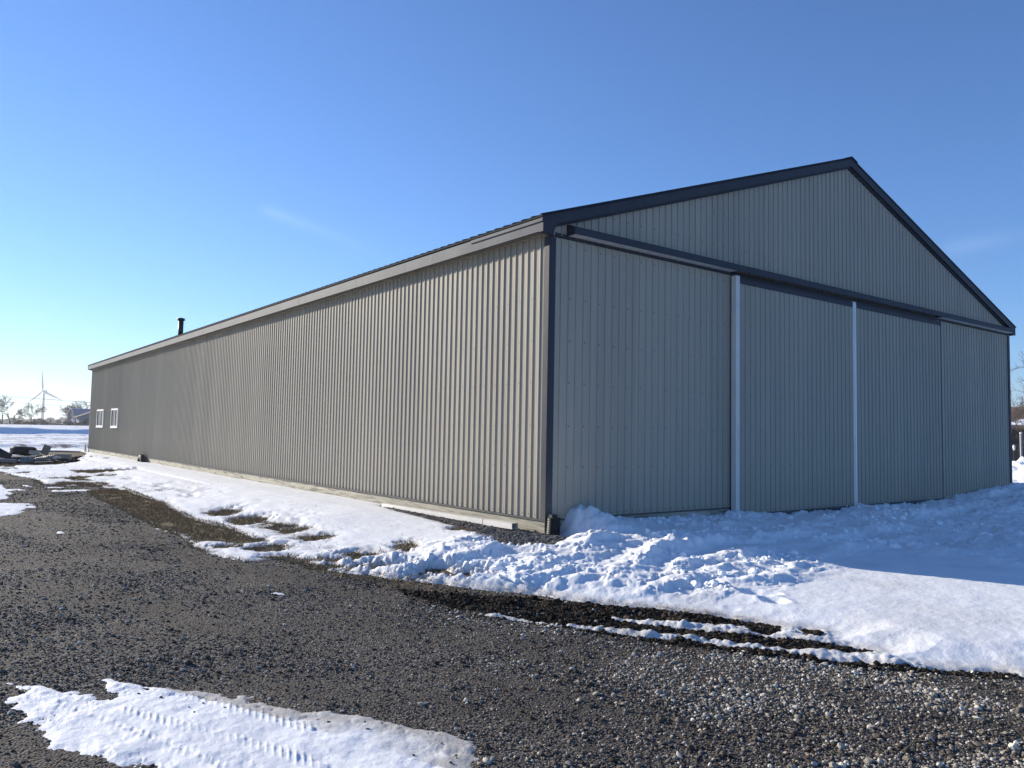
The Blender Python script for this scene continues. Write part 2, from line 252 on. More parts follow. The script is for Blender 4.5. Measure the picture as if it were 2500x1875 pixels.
def snow_depth0(x,y,sd,f):
    r=np.hypot(x-CAM[0],y-CAM[1])
    # base thickness
    dx=np.maximum(-x,0)
    front=ss(-.2,-1.2,y)
    D=np.where(y<0,.10+.02*front,.045)
    # side bank rises gently toward the wall line
    D=D+.06*ss(-3.2,-1.6,x)*ss(-.3,-1.3,x)*ss(1.5,4,y)*ss(45,36,y)-.02*ss(-.5,-.05,x)*(y>0)
    # bank profile along the front wall
    xs=[0,.15,.3,.45,.62,.85,1.05,1.3,2,3,4.2,5,6,7.5,8.2,9,12.3,13.3,14.5,16.5,20,40]
    hs=[-.1,-.04,.14,.27,.34,.26,.17,.15,.12,.09,.09,.02,.0,.02,.05,.01,.01,.10,.23,.28,.2,.1]
    hw=np.interp(x,xs,hs); fall=ss(-1.1,-.1,y)*(y<0.6)*ss(-.05,.25,x)
    rough=ss(-.35,.15,-sdist(x,y,[[-.2,.6],[-3.2,-1.0],[-2.4,-2.7],[-1.3,-3.9],[-.3,-3.95],[1.2,-3.6],[2.9,-3.2],[3.6,-4.2],[3.4,-5.2],[9,-9],[30,-12],[30,.6]])*-1)
    D=D*(1-fall)+hw*fall
    h=0.
    for q in PD['RIDGE']:
        a,w=q[0],q[1]; xa=x+.10*fbm(x*2.3,y*2.3,3,61); ya=y+.10*fbm(x*2.3,y*2.3,3,62)
        d,u,acc,sg=linedist(xa,ya,q[2:])
        ends=ss(0,.5,u)*ss(acc,acc-.5,u)
        mod=.75+.55*fbm(u*1.6,u*0+a*50,3,71)
        prof=np.where(sg>0,np.exp(-(d/(w*1.15))**2),np.exp(-(d/(w*.62))**1.6))
        crumb=1+.55*fbm(x*9,y*9,3,77)
        h=np.maximum(h,a*.68*ends*mod*prof*crumb)
    D=D+h
    # broken, trampled snow
    bl=np.abs(fbm(x*2.6,y*2.6,5,81,.55)); ch=fbm(x*7,y*7,4,83,.6)
    bl2=fbm(x*.9+.6*y,y*2.6-.3*x,4,181,.5); D=D+rough*(.022*(bl-.2)+.045*bl2+.011*ch+.010*np.abs(fbm(x*17,y*17,3,85)))
    cr=ss(.0,.035,fbm(x*1.9+.3*y,y*3.6,4,186,.6)); cr2=ss(.0,.05,fbm(x*5.5,y*7,3,187,.6)); D=D+rough*(.032*cr*ss(-.3,.2,bl2)+.014*cr2*cr)
    D=D+.03*np.exp(-((x-.6)/.5)**2-((y+.5)/.6)**2)*fbm(x*9,y*9,4,190)+fall*ss(.1,.3,x)*(.05*fbm(x*4,y*4,4,90)+.05*ss(.0,.05,fbm(x*5,y*6,3,193))*ss(.2,.5,x)*ss(1.4,.9,x)+.035*np.abs(fbm(x*10,y*10,3,92)))
    # smooth wind-packed slab, side bank
    D=D+(1-rough)*(.012*fbm(x*.9,y*.9,4,95)+.0035*fbm(x*8,y*5,3,96))
    D=D+ss(-1.2,-2.2,x)*ss(0,2,y)*(.02*fbm(x*3,y*1.2,4,98))
    for fx,fy,rad,dep in PD['FOOT']:
        rad*=.72; e=np.hypot((x-fx),(y-fy)*.75)/rad; D=D-dep*np.exp(-(e*1.1)**4)+.12*abs(dep)*np.exp(-((e-1.35)*3)**2)
    # snow thins to nothing at its edges
    edge=np.where(sd>0,1-np.exp(-np.clip(sd,0,9)/(.08-.06*ss(-.9,-1.6,y))),0)
    wide=.25+.75*ss(-.5,-2.5,y)*ss(-2.6,-1.2,x)
    tr=ss(.0,1.,sd/wide); thin_=.022+.012*fbm(x*6,y*6,3,150)
    main=np.where(sd>0,(D*tr+np.minimum(D,thin_)*(1-tr))*edge,sd*.35)
    main=main-.004
    # thin driven-over sheet in front
    T=PD['TRACKS']; t=.015+.005*fbm(x*9,y*9,3,120)+.006*fbm(x*2.5,y*2.5,2,121)
    d0,u0,a0,s0=linedist(x,y,T[0]); d1,u1,a1,s1=linedist(x,y,T[1]); d2,u2,a2,s2=linedist(x,y,T[2])
    t=t-.009*np.exp(-(d0/.014)**2)*(.7+.3*np.sin(u0*75))-.006*np.exp(-((d2-.03)/.012)**2)
    t=t+.009*np.exp(-(d1/.02)**2)
    lug=lambda d,u,ph,w: np.exp(-(d/w)**4)*np.maximum(0,np.sin((u+d*1.1)*2*math.pi/.052+ph+.8*fbm(x*6,y*6,2,162)))**2
    lm=.45+.6*fbm(x*4,y*4,3,160); t=t+lm*(.008*lug(d1*s1,u1,0,.045)+.0075*lug(d2*s2,u2,1,.05)+.005*lug(d0*s0,u0,2,.04))+.004*np.sin(((x+.45*y)*2*math.pi)/.11+2*fbm(x*3,y*3,2,161))*ss(.02,.08,d1)*ss(.22,.1,d1)*lm+.005*np.exp(-(d2/.025)**2)
    between=ss(0,.05,d1)*ss(.22,.12,np.minimum(d0,d1)); t=t-.006*np.exp(-((d0-.10)/.06)**2)*(s0<0)
    t=t+.003*np.abs(fbm(x*18,y*18,3,130))+.007*ss(.1,.4,fbm(x*3,y*3,2,131))*fbm(x*22,y*9,3,132)
    fo=np.where(f>0,(t-.013*ss(.0,.3,fbm(x*8,y*8,5,170,.65))*ss(.24,.02,f))*(1-np.exp(-np.clip(f,0,9)/.07)),f*.3)-.002
    return np.maximum(main,fo)
LANE=[(-.9,-7.6),(-1.3,-6.4),(-2.3,-4.2),(-3.5,-1.4),(-4.2,4),(-4.4,12),(-5,25)]
def lane(x,y):   # faint wheel lanes running along the drive, beside the snow edge
    x=np.atleast_1d(x);y=np.atleast_1d(y); d,u,_,_=linedist(x,y,LANE,9.)
    return ss(.0,.30,fbm(d*1.9+.25*fbm(x*1.5,y*1.5,3,561),u*.28,3,560,.55))*(d<8.9)
def ground_extra(x,y):
    x=np.atleast_1d(x);y=np.atleast_1d(y); e=np.zeros(x.shape);mud=np.zeros(x.shape);k=np.hypot(x-CAM[0],y-CAM[1])<26
    if k.any(): e[k],mud[k]=ground_extra0(x[k],y[k])
    return e,mud
def ground_extra0(x,y):
    # ruts and crumbled mud beside the snow, stones scale roughness on the gravel
    m=sdist(x,y,PD['MUD']); mud=ss(-.02,.16,m)*(1-.5*ss(-2.8,-3.5,x))
    r=np.hypot(x-CAM[0],y-CAM[1]); near=ss(26,8,r)
    e=mud*(.03*fbm(x*3.5,y*3.5,4,201)+.028*np.abs(fbm(x*13,y*13,3,203)))*near
    e=e+near*(.018*fbm(x*.7,y*.7,3,205)+.006*fbm(x*6,y*6,3,207))
    return e,mud
# ------------------------------------------------------------------ polar terrain sheets, fine where the yard is seen close
FWD=math.atan2(0.79528108,0.60304128)
def polar(fine,coarse_n,radii):
    az=list(np.arange(-44,44.01,fine))+list(np.linspace(44,316,coarse_n+2)[1:-1]); az=np.radians(np.array(az))
    A,R=np.meshgrid(FWD-az,np.array(radii)); return CAM[0]+R*np.cos(A),CAM[1]+R*np.sin(A)
def grid_mesh(name,X,Y,Z,keep=None,attrs={},mats=()):
    nr,na=X.shape; idx=np.arange(nr*na).reshape(nr,na)
    a=idx[:-1,:];b=idx[1:,:]; q=np.stack([a,np.roll(a,-1,1),np.roll(b,-1,1),b],-1).reshape(-1,4)
    if keep is not None:
        k=keep.reshape(-1)[q].any(1); q=q[k]
    used,inv=np.unique(q.reshape(-1),return_inverse=True)
    co=np.stack([X.reshape(-1)[used],Y.reshape(-1)[used],Z.reshape(-1)[used]],-1).astype(np.float32)
    me=bpy.data.meshes.new(name); me.vertices.add(len(used)); me.vertices.foreach_set('co',co.reshape(-1))
    me.loops.add(q.size); me.loops.foreach_set('vertex_index',inv.astype(np.int32).reshape(-1))
    me.polygons.add(len(q)); me.polygons.foreach_set('loop_start',np.arange(0,q.size,4,dtype=np.int32)); me.polygons.foreach_set('use_smooth',np.ones(len(q),bool))
    me.update(calc_edges=True)
    for k,v in attrs.items():
        at=me.attributes.new(k,'FLOAT','POINT'); at.data.foreach_set('value',v.reshape(-1)[used].astype(np.float32))
    for m in mats: me.materials.append(m)
    return link(bpy.data.objects.new(name,me))
def geom(a,b,k):
    n=int(math.log(b/a)/math.log(1+k)); return list(a*(b/a)**(np.arange(n)/n))
# ground material
M_ground,nt,p=mat('ground_gravel_turf')
v=objco(nt)
def vor(scale,feat='F1'):
    n=nt.nodes.new('ShaderNodeTexVoronoi'); n.feature=feat; n.inputs['Scale'].default_value=scale; nt.links.new(v,n.inputs['Vector']); return n
v1=vor(70); v2=vor(150); v3=vor(28)
big=noise(nt,v,.9,4,.6); mid=noise(nt,v,5,4,.6)
sep=nt.nodes.new('ShaderNodeSeparateColor'); nt.links.new(v1.outputs['Color'],sep.inputs[0])
sep2=nt.nodes.new('ShaderNodeSeparateColor'); nt.links.new(v2.outputs['Color'],sep2.inputs[0])
gr1=ramp(nt,[(0,(0.017,0.014,0.012)),(.45,(0.058,0.050,0.044)),(.8,(0.138,0.125,0.112)),(1,(0.432,0.396,0.360))],sep.outputs[0])
gr2=ramp(nt,[(0,(0.034,0.030,0.026)),(.6,(0.078,0.070,0.062)),(1,(0.240,0.222,0.204))],sep2.outputs[0])
grav=mix(nt,.45,gr1,gr2)
fine=ramp(nt,[(.3,(.050,.043,.037)),(.7,(.098,.085,.073))],mid)
fm=ramp(nt,[(.45,(0,0,0)),(.62,(1,1,1))],big)
grav=mix(nt,fm,grav,mix(nt,.45,grav,fine))
al=N(nt,'ShaderNodeAttribute'); al.attribute_name='lane'; grav=mix(nt,al.outputs['Fac'],grav,mix(nt,.75,grav,fine))
am=N(nt,'ShaderNodeAttribute'); am.attribute_name='mud'; ag=N(nt,'ShaderNodeAttribute'); ag.attribute_name='turf'
mudc=ramp(nt,[(.3,(.020,.017,.014)),(.7,(.05,.043,.036))],noise(nt,v,9,5,.6))
turf=ramp(nt,[(.25,(.045,.034,.018)),(.5,(.12,.088,.048)),(.75,(.21,.15,.085))],noise(nt,v,14,5,.65))
c=mix(nt,am.outputs['Fac'],grav,mudc); c=mix(nt,ag.outputs['Fac'],c,turf)
nt.links.new(c,p.inputs['Base Color']); p.inputs['Roughness'].default_value=.9; p.inputs['Specular IOR Level'].default_value=.25
b1=bump(nt,None,v3.outputs['Distance'],.7,-.022); b2=bump(nt,None,v1.outputs['Distance'],1,-.016,b1); bump(nt,p,noise(nt,v,90,3,.6),.6,.006,b2)
# snow material
M_snow,nt,p=mat('snow'); v=objco(nt)
dirty=N(nt,'ShaderNodeAttribute'); dirty.attribute_name='dirt'; stub=N(nt,'ShaderNodeAttribute'); stub.attribute_name='stub'
base=ramp(nt,[(.3,(.79,.805,.83)),(.7,(.87,.88,.895))],noise(nt,v,2.5,5,.6))
sp=ramp(nt,[(.58,(0,0,0)),(.70,(1,1,1))],noise(nt,v,45,3,.7))
mm=nt.nodes.new('ShaderNodeMath'); mm.operation='MULTIPLY'; nt.links.new(dirty.outputs['Fac'],mm.inputs[0]); nt.links.new(sp,mm.inputs[1])
c=mix(nt,mm.outputs[0],base,(.25,.21,.17))
m5=nt.nodes.new('ShaderNodeMath'); m5.operation='MULTIPLY'; m5.inputs[1].default_value=.8; nt.links.new(dirty.outputs['Fac'],m5.inputs[0])
c=mix(nt,m5.outputs[0],c,(.38,.35,.31))
vs=objco(nt,(.55,.16,1)); st=ramp(nt,[(.47,(0,0,0)),(.54,(1,1,1))],noise(nt,vs,1.6,8,.72))
m6=nt.nodes.new('ShaderNodeMath'); m6.operation='MULTIPLY'; nt.links.new(stub.outputs['Fac'],m6.inputs[0]); nt.links.new(st,m6.inputs[1])
c=mix(nt,m6.outputs[0],c,(.15,.12,.10))
nt.links.new(c,p.inputs['Base Color']); p.inputs['Roughness'].default_value=.62; p.inputs['Specular IOR Level'].default_value=.25
p.inputs['Subsurface Weight'].default_value=0
bb=bump(nt,None,noise(nt,v,20,6,.75),.55,.014); bump(nt,p,noise(nt,v,140,3,.7),.45,.004,bb)
# ground
X,Y=polar(.14,70,[.02]+geom(.9,9,.008)+geom(9,60,.009)+geom(60,9000,.03))
ex,mud=ground_extra(X,Y); sd,_=snow_sd(X,Y)
turf=np.maximum(ss(-.1,.12,sdist(X+.1*fbm(X*3,Y*3,3,2),Y+.1*fbm(X*3,Y*3,3,7),PD['GRASS'])),ss(-.12,.1,sdist(X,Y,PD['GRASS2']))*.85)
turf=np.maximum(turf,ss(.0,.4,sd)*(1-mud)); turf=np.maximum(turf,ss(-.3,.1,sdist(X,Y,HOLES[1])))
turf=turf*(1-ss(-.05,.05,sdist(X,Y,PD['PEB']))); turf=np.maximum(turf,ss(42,48,Y))
turf=turf*np.clip(.75+.6*fbm(X*4,Y*4,3,301),0,1)
g=grid_mesh('ground',X,Y,H(X,Y)+ex*(1-.6*turf),attrs=dict(lane=lane(X,Y),mud=np.maximum(mud,ss(-.2,.2,sdist(X,Y,HOLES[2]))),turf=turf),mats=[M_ground]); tag(g,kind='structure')
# snow
X,Y=polar(.085,70,geom(1.3,9,.0040)+geom(9,60,.0050)+list(np.arange(60,66,.2))+geom(66,121,.02)+list(np.arange(121,138,.3))+geom(138,9000,.02))
pre=snow_sd(X,Y); sd=pre[0]; D=snow_depth(X,Y,pre)
ex,mud=ground_extra(X,Y)
inb=(X>.03)&(X<W-.03)&(Y>.03)&(Y<L-.03)
dirt=np.clip(ss(.25,.0,sd)*.7*(sd>-.05)+.22*ss(.05,.45,fbm(X*1.1+2,Y*1.1,4,350))*ss(-3,-4,Y)*ss(1.4,.4,sd)*(sd>0),0,1)*ss(30,20,np.hypot(X-CAM[0],Y-CAM[1]))
f_=pre[1]; _,_,_,sg=linedist(X,Y,PD['TRACKS'][2]); dirt=np.maximum(dirt,(f_>-.05)*(np.hypot(X-CAM[0],Y-CAM[1])<7)*(sg>0)*np.clip(ss(.34,.04,f_)*1.25+.7*fbm(X*7,Y*7,4,333),0,1))
stub=ss(42,52,Y)*ss(117,112,Y)+.5*ss(140,200,Y)+.0*X; stub=np.clip(stub*(1+.5*fbm(X*.05,Y*.08,3,401)),0,1)*ss(-.3,.0,fbm(X*.04,Y*.12,3,402)+.25)
keep=(D>-.012)&~inb
Zs=H(X,Y)+D+ex*ss(.55,.05,sd)
s=grid_mesh('snow',X,Y,Zs,keep=keep,attrs=dict(dirt=dirt,stub=stub),mats=[M_snow]); tag(s,kind='structure')
# ------------------------------------------------------------------ machine shed
shed=empty('machine_shed'); tag(shed,'long taupe ribbed steel machine shed with charcoal trim and two big sliding doors','shed')
PITCH=.1524
def profile(u0,u1,start):
    pts=[(u0,0.)]; k=math.floor((u0-start)/PITCH)
    while True:
        b=start+k*PITCH
        if b>u1: break
        for du,o in ((0,0),(.007,.0185),(.023,.0185),(.030,0),(.068,0),(.072,.0016),(.078,.0016),(.082,0),(.104,0),(.108,.0016),(.114,.0016),(.118,0)):
            u=b+du
            if u0+1e-4<u<u1-1e-4: pts.append((u,o))
        k+=1
    pts.append((u1,0.)); return pts
def ribbed(name,axis,u0,u1,zb,zt,pos,sgn,parent,start=0,rows=(),seams=False,full_bottom=True):
    mb=MB(); pr=profile(u0,u1,start); n=len(pr)
    P=(lambda u,o,z:(pos+sgn*o,u,z)) if axis=='x' else (lambda u,o,z:(u,pos+sgn*o,z))
    vs=[P(u,o,zb(u) if callable(zb) else zb) for u,o in pr]+[P(u,o,zt(u)) for u,o in pr]
    flip=(axis=='x')==(sgn<0)
    fs=[(i,i+1,n+i+1,n+i) if not flip else (i+1,i,n+i,n+i+1) for i in range(n-1)]
    mb.add(vs,fs)
    def screw(u,z,r=.0100):
        vs=[P(u+r*math.cos(a),.001,z+r*math.sin(a)) for a in [i*math.pi/3 for i in range(6)]]+[P(u+r*.7*math.cos(a),.009,z+r*.7*math.sin(a)) for a in [i*math.pi/3 for i in range(6)]]
        mb.add(vs,[(6,7,8,9,10,11)]+[(i,(i+1)%6,6+(i+1)%6,6+i) for i in range(6)],1)
    k=math.ceil((u0-start)/PITCH)
    while start+k*PITCH+.05<u1:
        b=start+k*PITCH+.046
        z0=zb(b) if callable(zb) else zb
        if full_bottom: screw(b,z0+.045)
        for j,z in enumerate(rows):
            if (k%2==0) and z0+.1<z<zt(b)-.05: screw(b+.0*j,z+.008*math.sin(b*3))
        if seams and k%6==0:   # lap of two sheets
            s0=start+k*PITCH+.0335; z1=zt(s0)
            vs=[P(s0,.0015,z0),P(s0+.005,.0015,z0),P(s0+.005,.0015,z1),P(s0,.0015,z1)]; mb.add(vs,[(0,1,2,3)],2)
        k+=1
    return mb.build(name,[M_wall,M_screw,M_trim],parent)
ROWS=(.95,1.56,2.2,2.83,3.46,4.25,4.85,5.45,6.05,6.65)
rl=lambda x: 4.60+(min(x,W-x)+.21)*.331       # top of the rake trim
ribbed('side_wall','x',.02,L,.213,lambda u:4.42,0,-1,shed,start=.03,rows=ROWS)
ribbed('side_wall','x',.02,L,.213,lambda u:4.42,W,1,shed,start=.03)
ribbed('front_wall','y',.02,4.30,.213,lambda u:4.36,0,-1,shed,start=.06,rows=ROWS,seams=True)
ribbed('front_wall','y',12.0,W-.02,.12,lambda u:4.36,0,-1,shed,start=.06,rows=ROWS,seams=False)
ribbed('gable_wall','y',.0,W,4.385,lambda u:rl(u)-.10,0,-1,shed,start=.06,rows=ROWS,seams=True)
ribbed('rear_wall','y',.0,W,.213,lambda u:rl(u)-.10,L,1,shed,start=.06)
mb=MB(); mb.box((0,-.012,4.366),(W,0,4.43)); mb.box((.10,-.024,4.372),(W-.1,-.012,4.400)); mb.build('transition_trim',M_trim,shed)
# weathered skirt boards
def board(a,b,nm='foundation_board',m=None): 
    q=MB(); q.box(a,b); return q.build(nm,m or M_board,shed)
segs=[0,4.9,9.7,14.6,19.4,24.3,29.1,33.6,L]
for i in range(8):
    y0,y1=segs[i]+.003,segs[i+1]-.003
    board((-.012+.003*(i%2),y0,.045),(.03,y1,.205)); 
segs2=[0,2.4,7.3,12.2,17,21.9,26.7,31.6,L]
for i in range(8):
    board((-.010+.004*(i%2),segs2[i]+.003,-.30),(.03,segs2[i+1]-.003,.041))
board((.034,-.014,-.3),(4.2,.03,.20)); board((12.2,-.014,-.3),(W-.04,.03,.118)); board((4.25,-.010,-.3),(12.15,.03,.02)); board((W-.03,.04,-.3),(W+.012,L,.205))
mb=MB(); mb.box((-.030,-.030,.190),(.0,L,.213)); mb.box((-.034,-.034,.186),(-.028,L,.200)); mb.box((.002,-.030,.190),(4.22,0,.213)); mb.box((W,0,.19),(W+.03,L,.213)); mb.build('base_trim',M_trim,shed)
for (x,s) in ((0,1),(W,-1)):
    mb=MB(); mb.box((x-s*.021,-.021,.214),(x-s*.0165,.10,4.36)) if s>0 else mb.box((x+.0165,-.021,.16),(x+.021,.10,4.36))
    mb.box((min(x-s*.021,x+s*.105),-.0205,.214),(max(x-s*.021,x+s*.105),-.0165,4.352)); mb.build('corner_trim',M_trim,shed)
mb=MB(); mb.box((-.021,L-.1,.214),(-.0165,L+.02,4.36)); mb.build('corner_trim',M_trim,shed)
# eaves
for x,s in ((0,-1),(W,1)):
    a,b=sorted((x+s*.205,x+s*.213))
    mb=MB(); y=-.095
    while y<L+.1:
        y1=min(y+3.05,L+.15); e=.0015*((int(y*7))%2)
        mb.box((a-e,y,4.392),(b+e,y1-.004,4.585)); y+=3.05
    a2,b2=sorted((x+s*.165,x+s*.205)); mb.box((a2,-.09,4.392),(b2,L+.15,4.400))
    mb.build('fascia',M_fasc,shed)
    a,b=sorted((x+s*.004,x+s*.203)); mb=MB(); mb.box((a,-.08,4.44),(b,L+.14,4.446)); mb.build('soffit',M_soff,shed)
    a,b=sorted((x+s*.002,x+s*.030)); mb=MB(); mb.box((a,.0,4.395),(b,L,4.438)); mb.build('frieze_trim',M_wall,shed)
mb=MB(); mb.box((-.222,-.092,4.535),(-.2135,1.75,4.583)); mb.box((-.232,-.092,4.527),(-.2135,1.75,4.536)); mb.build('drip_flashing',[M_fasc],shed)
# roof
def slope_pt(x,dz=0): return (x,rl(x)+.012+dz)
for s in (0,1):
    X0=(lambda x: x) if s==0 else (lambda x: W-x)
    mb=MB()
    for (xa,xb,ya,yb,za,zb) in [(-.235,8.21,-.115,L+.16,.002,.022)]:
        mb.prism([(X0(xa),ya,rl(xa)+za),(X0(xb),ya,rl(8.21)+za),(X0(xb),ya,rl(8.21)+zb),(X0(xa),ya,rl(xa)+zb)],(0,yb-ya,0))
    y=-.10
    while y<L+.12:
        mb.prism([(X0(-.24),y,rl(-.24)+.020),(X0(8.15),y,rl(8.15)+.020),(X0(8.15),y,rl(8.15)+.048),(X0(-.24),y,rl(-.24)+.048)],(0,.035,0)); y+=.2286
    mb.build('roof',M_roof,shed)
mb=MB(); z=rl(8.21)
mb.prism([(7.98,-.12,z-.03),(8.21,-.12,z+.048),(8.44,-.12,z-.03),(8.44,-.12,z-.022),(8.21,-.12,z+.058),(7.98,-.12,z-.022)],(0,L+.28,0)); mb.build('ridge_cap',M_roof,shed)
def rake(y0,y1,lip0,lip1):
    for s in (0,1):
        X0=(lambda x: x) if s==0 else (lambda x: W-x)
        e=.002 if s==0 else 0
        mb=MB(); mb.prism([(X0(-.214),y0,4.382),(X0(-.03),y0,4.362),(X0(.06),y0,rl(.06)-.155),(X0(8.21-e),y0,rl(8.21)-.155),(X0(8.21-e),y0,rl(8.21)),(X0(-.214),y0,4.60)],(0,y1-y0,0))
        mb.prism([(X0(.058),lip0,rl(.058)-.19),(X0(8.21-e),lip0,rl(8.21)-.19),(X0(8.21-e),lip0,rl(8.21)-.156),(X0(.062),lip0,rl(.062)-.156)],(0,lip1-lip0,0))
        mb.build('rake_trim',M_trim,shed)
rake(-.10,-.0005,-.05,-.0007); rake(L+.02,L+.12,L+.02,L+.06)
# stove pipe with its cap
mb=MB(); cx,cy=.62,23.0; zt=5.56
mb.tube([(cx,cy,4.75),(cx,cy,zt)],.095,20); ch=mb.build('chimney_pipe',M_pipe,shed,True)
mb=MB(); mb.lathe([(.0,.0),(.15,0),(.15,.02),(.0,.02)],20,(cx,cy,zt+.0)); mb.lathe([(.0,.05),(.15,.05),(.14,.075),(.0,.11)],20,(cx,cy,zt)); mb.tube([(cx,cy,zt+.015),(cx,cy,zt+.055)],.10,16); mb.build('pipe_cap',M_pipe,ch)
mb=MB(); mb.lathe([(.097,0),(.17,0),(.17,.012),(.097,.03)],20,(cx,cy,4.95)); mb.build('flashing_collar',M_roof,ch)
# track cover over the doors
mb=MB(); prof=[(0,4.58),(-.10,4.558),(-.188,4.515),(-.188,4.412),(-.181,4.412),(-.181,4.505),(-.097,4.55),(0,4.572)]
for xa,xb in ((.335,5.9),(5.893,11.6),(11.593,16.28)):
    e=.0015 if xa!=5.893 else 0
    mb.prism([(xa,y-e,z) for y,z in prof],(xb-xa,0,0))
mb.prism([(.325,0,4.583),(.325,-.10,4.561),(.325,-.191,4.515),(.325,-.191,4.409),(.325,0,4.405)],(.008,0,0)); mb.prism([(16.282,0,4.583),(16.282,-.10,4.561),(16.282,-.191,4.515),(16.282,-.191,4.409),(16.282,0,4.405)],(.008,0,0))
tc=mb.build('track_cover',M_trim,shed)
mb=MB()
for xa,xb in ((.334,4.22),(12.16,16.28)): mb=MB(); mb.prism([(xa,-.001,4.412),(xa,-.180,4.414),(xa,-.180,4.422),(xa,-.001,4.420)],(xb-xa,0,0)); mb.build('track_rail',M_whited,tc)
# sliding doors
def door(x0,x1,lab):
    d=ribbed('sliding_door','y',x0,x1,.085,lambda u:4.215,-.125,-1,shed,start=x0+.03,rows=ROWS,seams=True); d['label']=lab
    mb=MB(); mb.box((x0,-.12,.03),(x1,-.05,4.29)); mb.build('door_frame',M_trim,d)
    mb=MB(); mb.box((x0,-.1445,4.205),(x1,-.121,4.30)); mb.box((x0,-.156,4.285),(x1,-.1445,4.30)); mb.build('top_trim',M_trim,d)
    mb=MB(); mb.box((x0,-.1445,.018),(x1,-.121,.094)); mb.box((x0,-.152,.018),(x1,-.1445,.026)); mb.build('bottom_trim',M_trim,d)
    return d
d1=door(4.31,8.13,'left ribbed sliding door leaf'); d2=door(8.26,12.10,'right ribbed sliding door leaf')
mb=MB(); mb.box((4.215,-.150,-.02),(4.309,-.045,4.335)); mb.box((4.25,-.156,-.02),(4.262,-.150,4.335)); mb.box((4.295,-.158,-.02),(4.309,-.150,4.335)); mb.build('edge_trim',M_white,d1)
mb=MB(); mb.box((8.131,-.147,.0),(8.192,-.05,4.32)); mb.box((8.18,-.153,.0),(8.192,-.147,4.32)); mb.build('edge_trim',M_white,d1)
mb=MB(); mb.box((8.198,-.147,.0),(8.259,-.05,4.32)); mb.build('edge_trim',M_white,d2)
mb=MB(); mb.box((12.101,-.150,.0),(12.116,-.05,4.32)); mb.build('edge_trim',M_soff,d2)
mb=MB(); mb.box((4.262,-.044,4.30),(12.12,-.03,4.409)); mb.build('door_header',M_trim,shed)
# windows
for i,(ya,yb) in enumerate(((34.05,35.75),(30.55,32.05))):
    z0,z1=1.35,2.23
    mb=MB(); t=.075
    for a,b in (((ya,z0),(yb,z0+t)),((ya,z1-t),(yb,z1)),((ya,z0+t),(ya+t,z1-t)),((yb-t,z0+t),(yb,z1-t))): mb.box((-.075,a[0],a[1]),(.0,b[0],b[1]))
    mb.box((-.092,ya-.05,z0-.03),(-.0,yb+.05,z0-.001))
    w=mb.build('window',M_white,shed); w['label']='white framed slider window '+('nearer the far corner' if i==0 else 'nearer the stove pipe')
    mb=MB(); mb.box((-.04,ya+t,z0+t),(-.03,yb-t,z1-t)); mb.build('pane',M_glass,w)
    ym=(ya+yb)/2; mb=MB(); ym+=-.12; mb.box((-.062,ym-.02,z0+t),(-.041,ym+.02,z1-t)); mb.build('mullion',M_white,w)
# downspout lying on the pebbles, drain pipe at the corner
def hollow(mb,p,q,w,h,t=.004):
    p=Vector(p);q=Vector(q);d=(q-p).normalized();s=d.cross(Vector((0,0,1))).normalized();u=s.cross(d)
    for (a,b,cw,chh) in ((-w/2,0,t,h),(w/2,0,t,h),(0,-h/2,w+t,t),(0,h/2,w+t,t)):
        c=(p+q)/2+s*a+u*b; M=Matrix(((s.x,d.x,u.x,c.x),(s.y,d.y,u.y,c.y),(s.z,d.z,u.z,c.z),(0,0,0,1)))
        mb.obox(M,cw,(q-p).length,chh)
    mb.box  # noqa
ds=empty('downspout',(-.2,2.5,0)); tag(ds,'white rectangular downspout lying on pebbles along the foot of the shed wall','downspout')
inv=Matrix.Translation((.2,-2.5,0))
mb=MB(); hollow(mb,(-.150,4.62,.035),(-.212,1.12,.075),.095,.072); mb.build('pipe_length',M_white,ds,M=inv)
mb=MB(); hollow(mb,(-.210,1.20,.074),(-.228,.42,.088),.107,.084); mb.build('pipe_length',M_white,ds,M=inv)
mb=MB(); hollow(mb,(-.2095,1.235,.073),(-.211,1.195,.074),.114,.091); mb.build('joint_collar',M_white,ds,M=inv)
dp=empty('drain_pipe',(.035,-.135,0)); tag(dp,'black corrugated plastic drain pipe standing at the near corner of the shed','drain pipe')
mb=MB(); prof=[]; z=-.2
pts=[];rad=[]
while z<.235:
    for dz,r in ((0,.083),(.004,.083),(.008,.098),(.016,.098),(.020,.083)): pts.append((0.0+.015*math.sin(z*6),0,z+dz)); rad.append(r)
    z+=.024
mb.tube(pts,rad,28); mb.build('corrugated_pipe',M_black,dp,True)
mb=MB(); mb.obox(Matrix.Translation((.01,.02,.25)),.10,.075,.09); mb.build('pipe_adapter',M_black,dp)
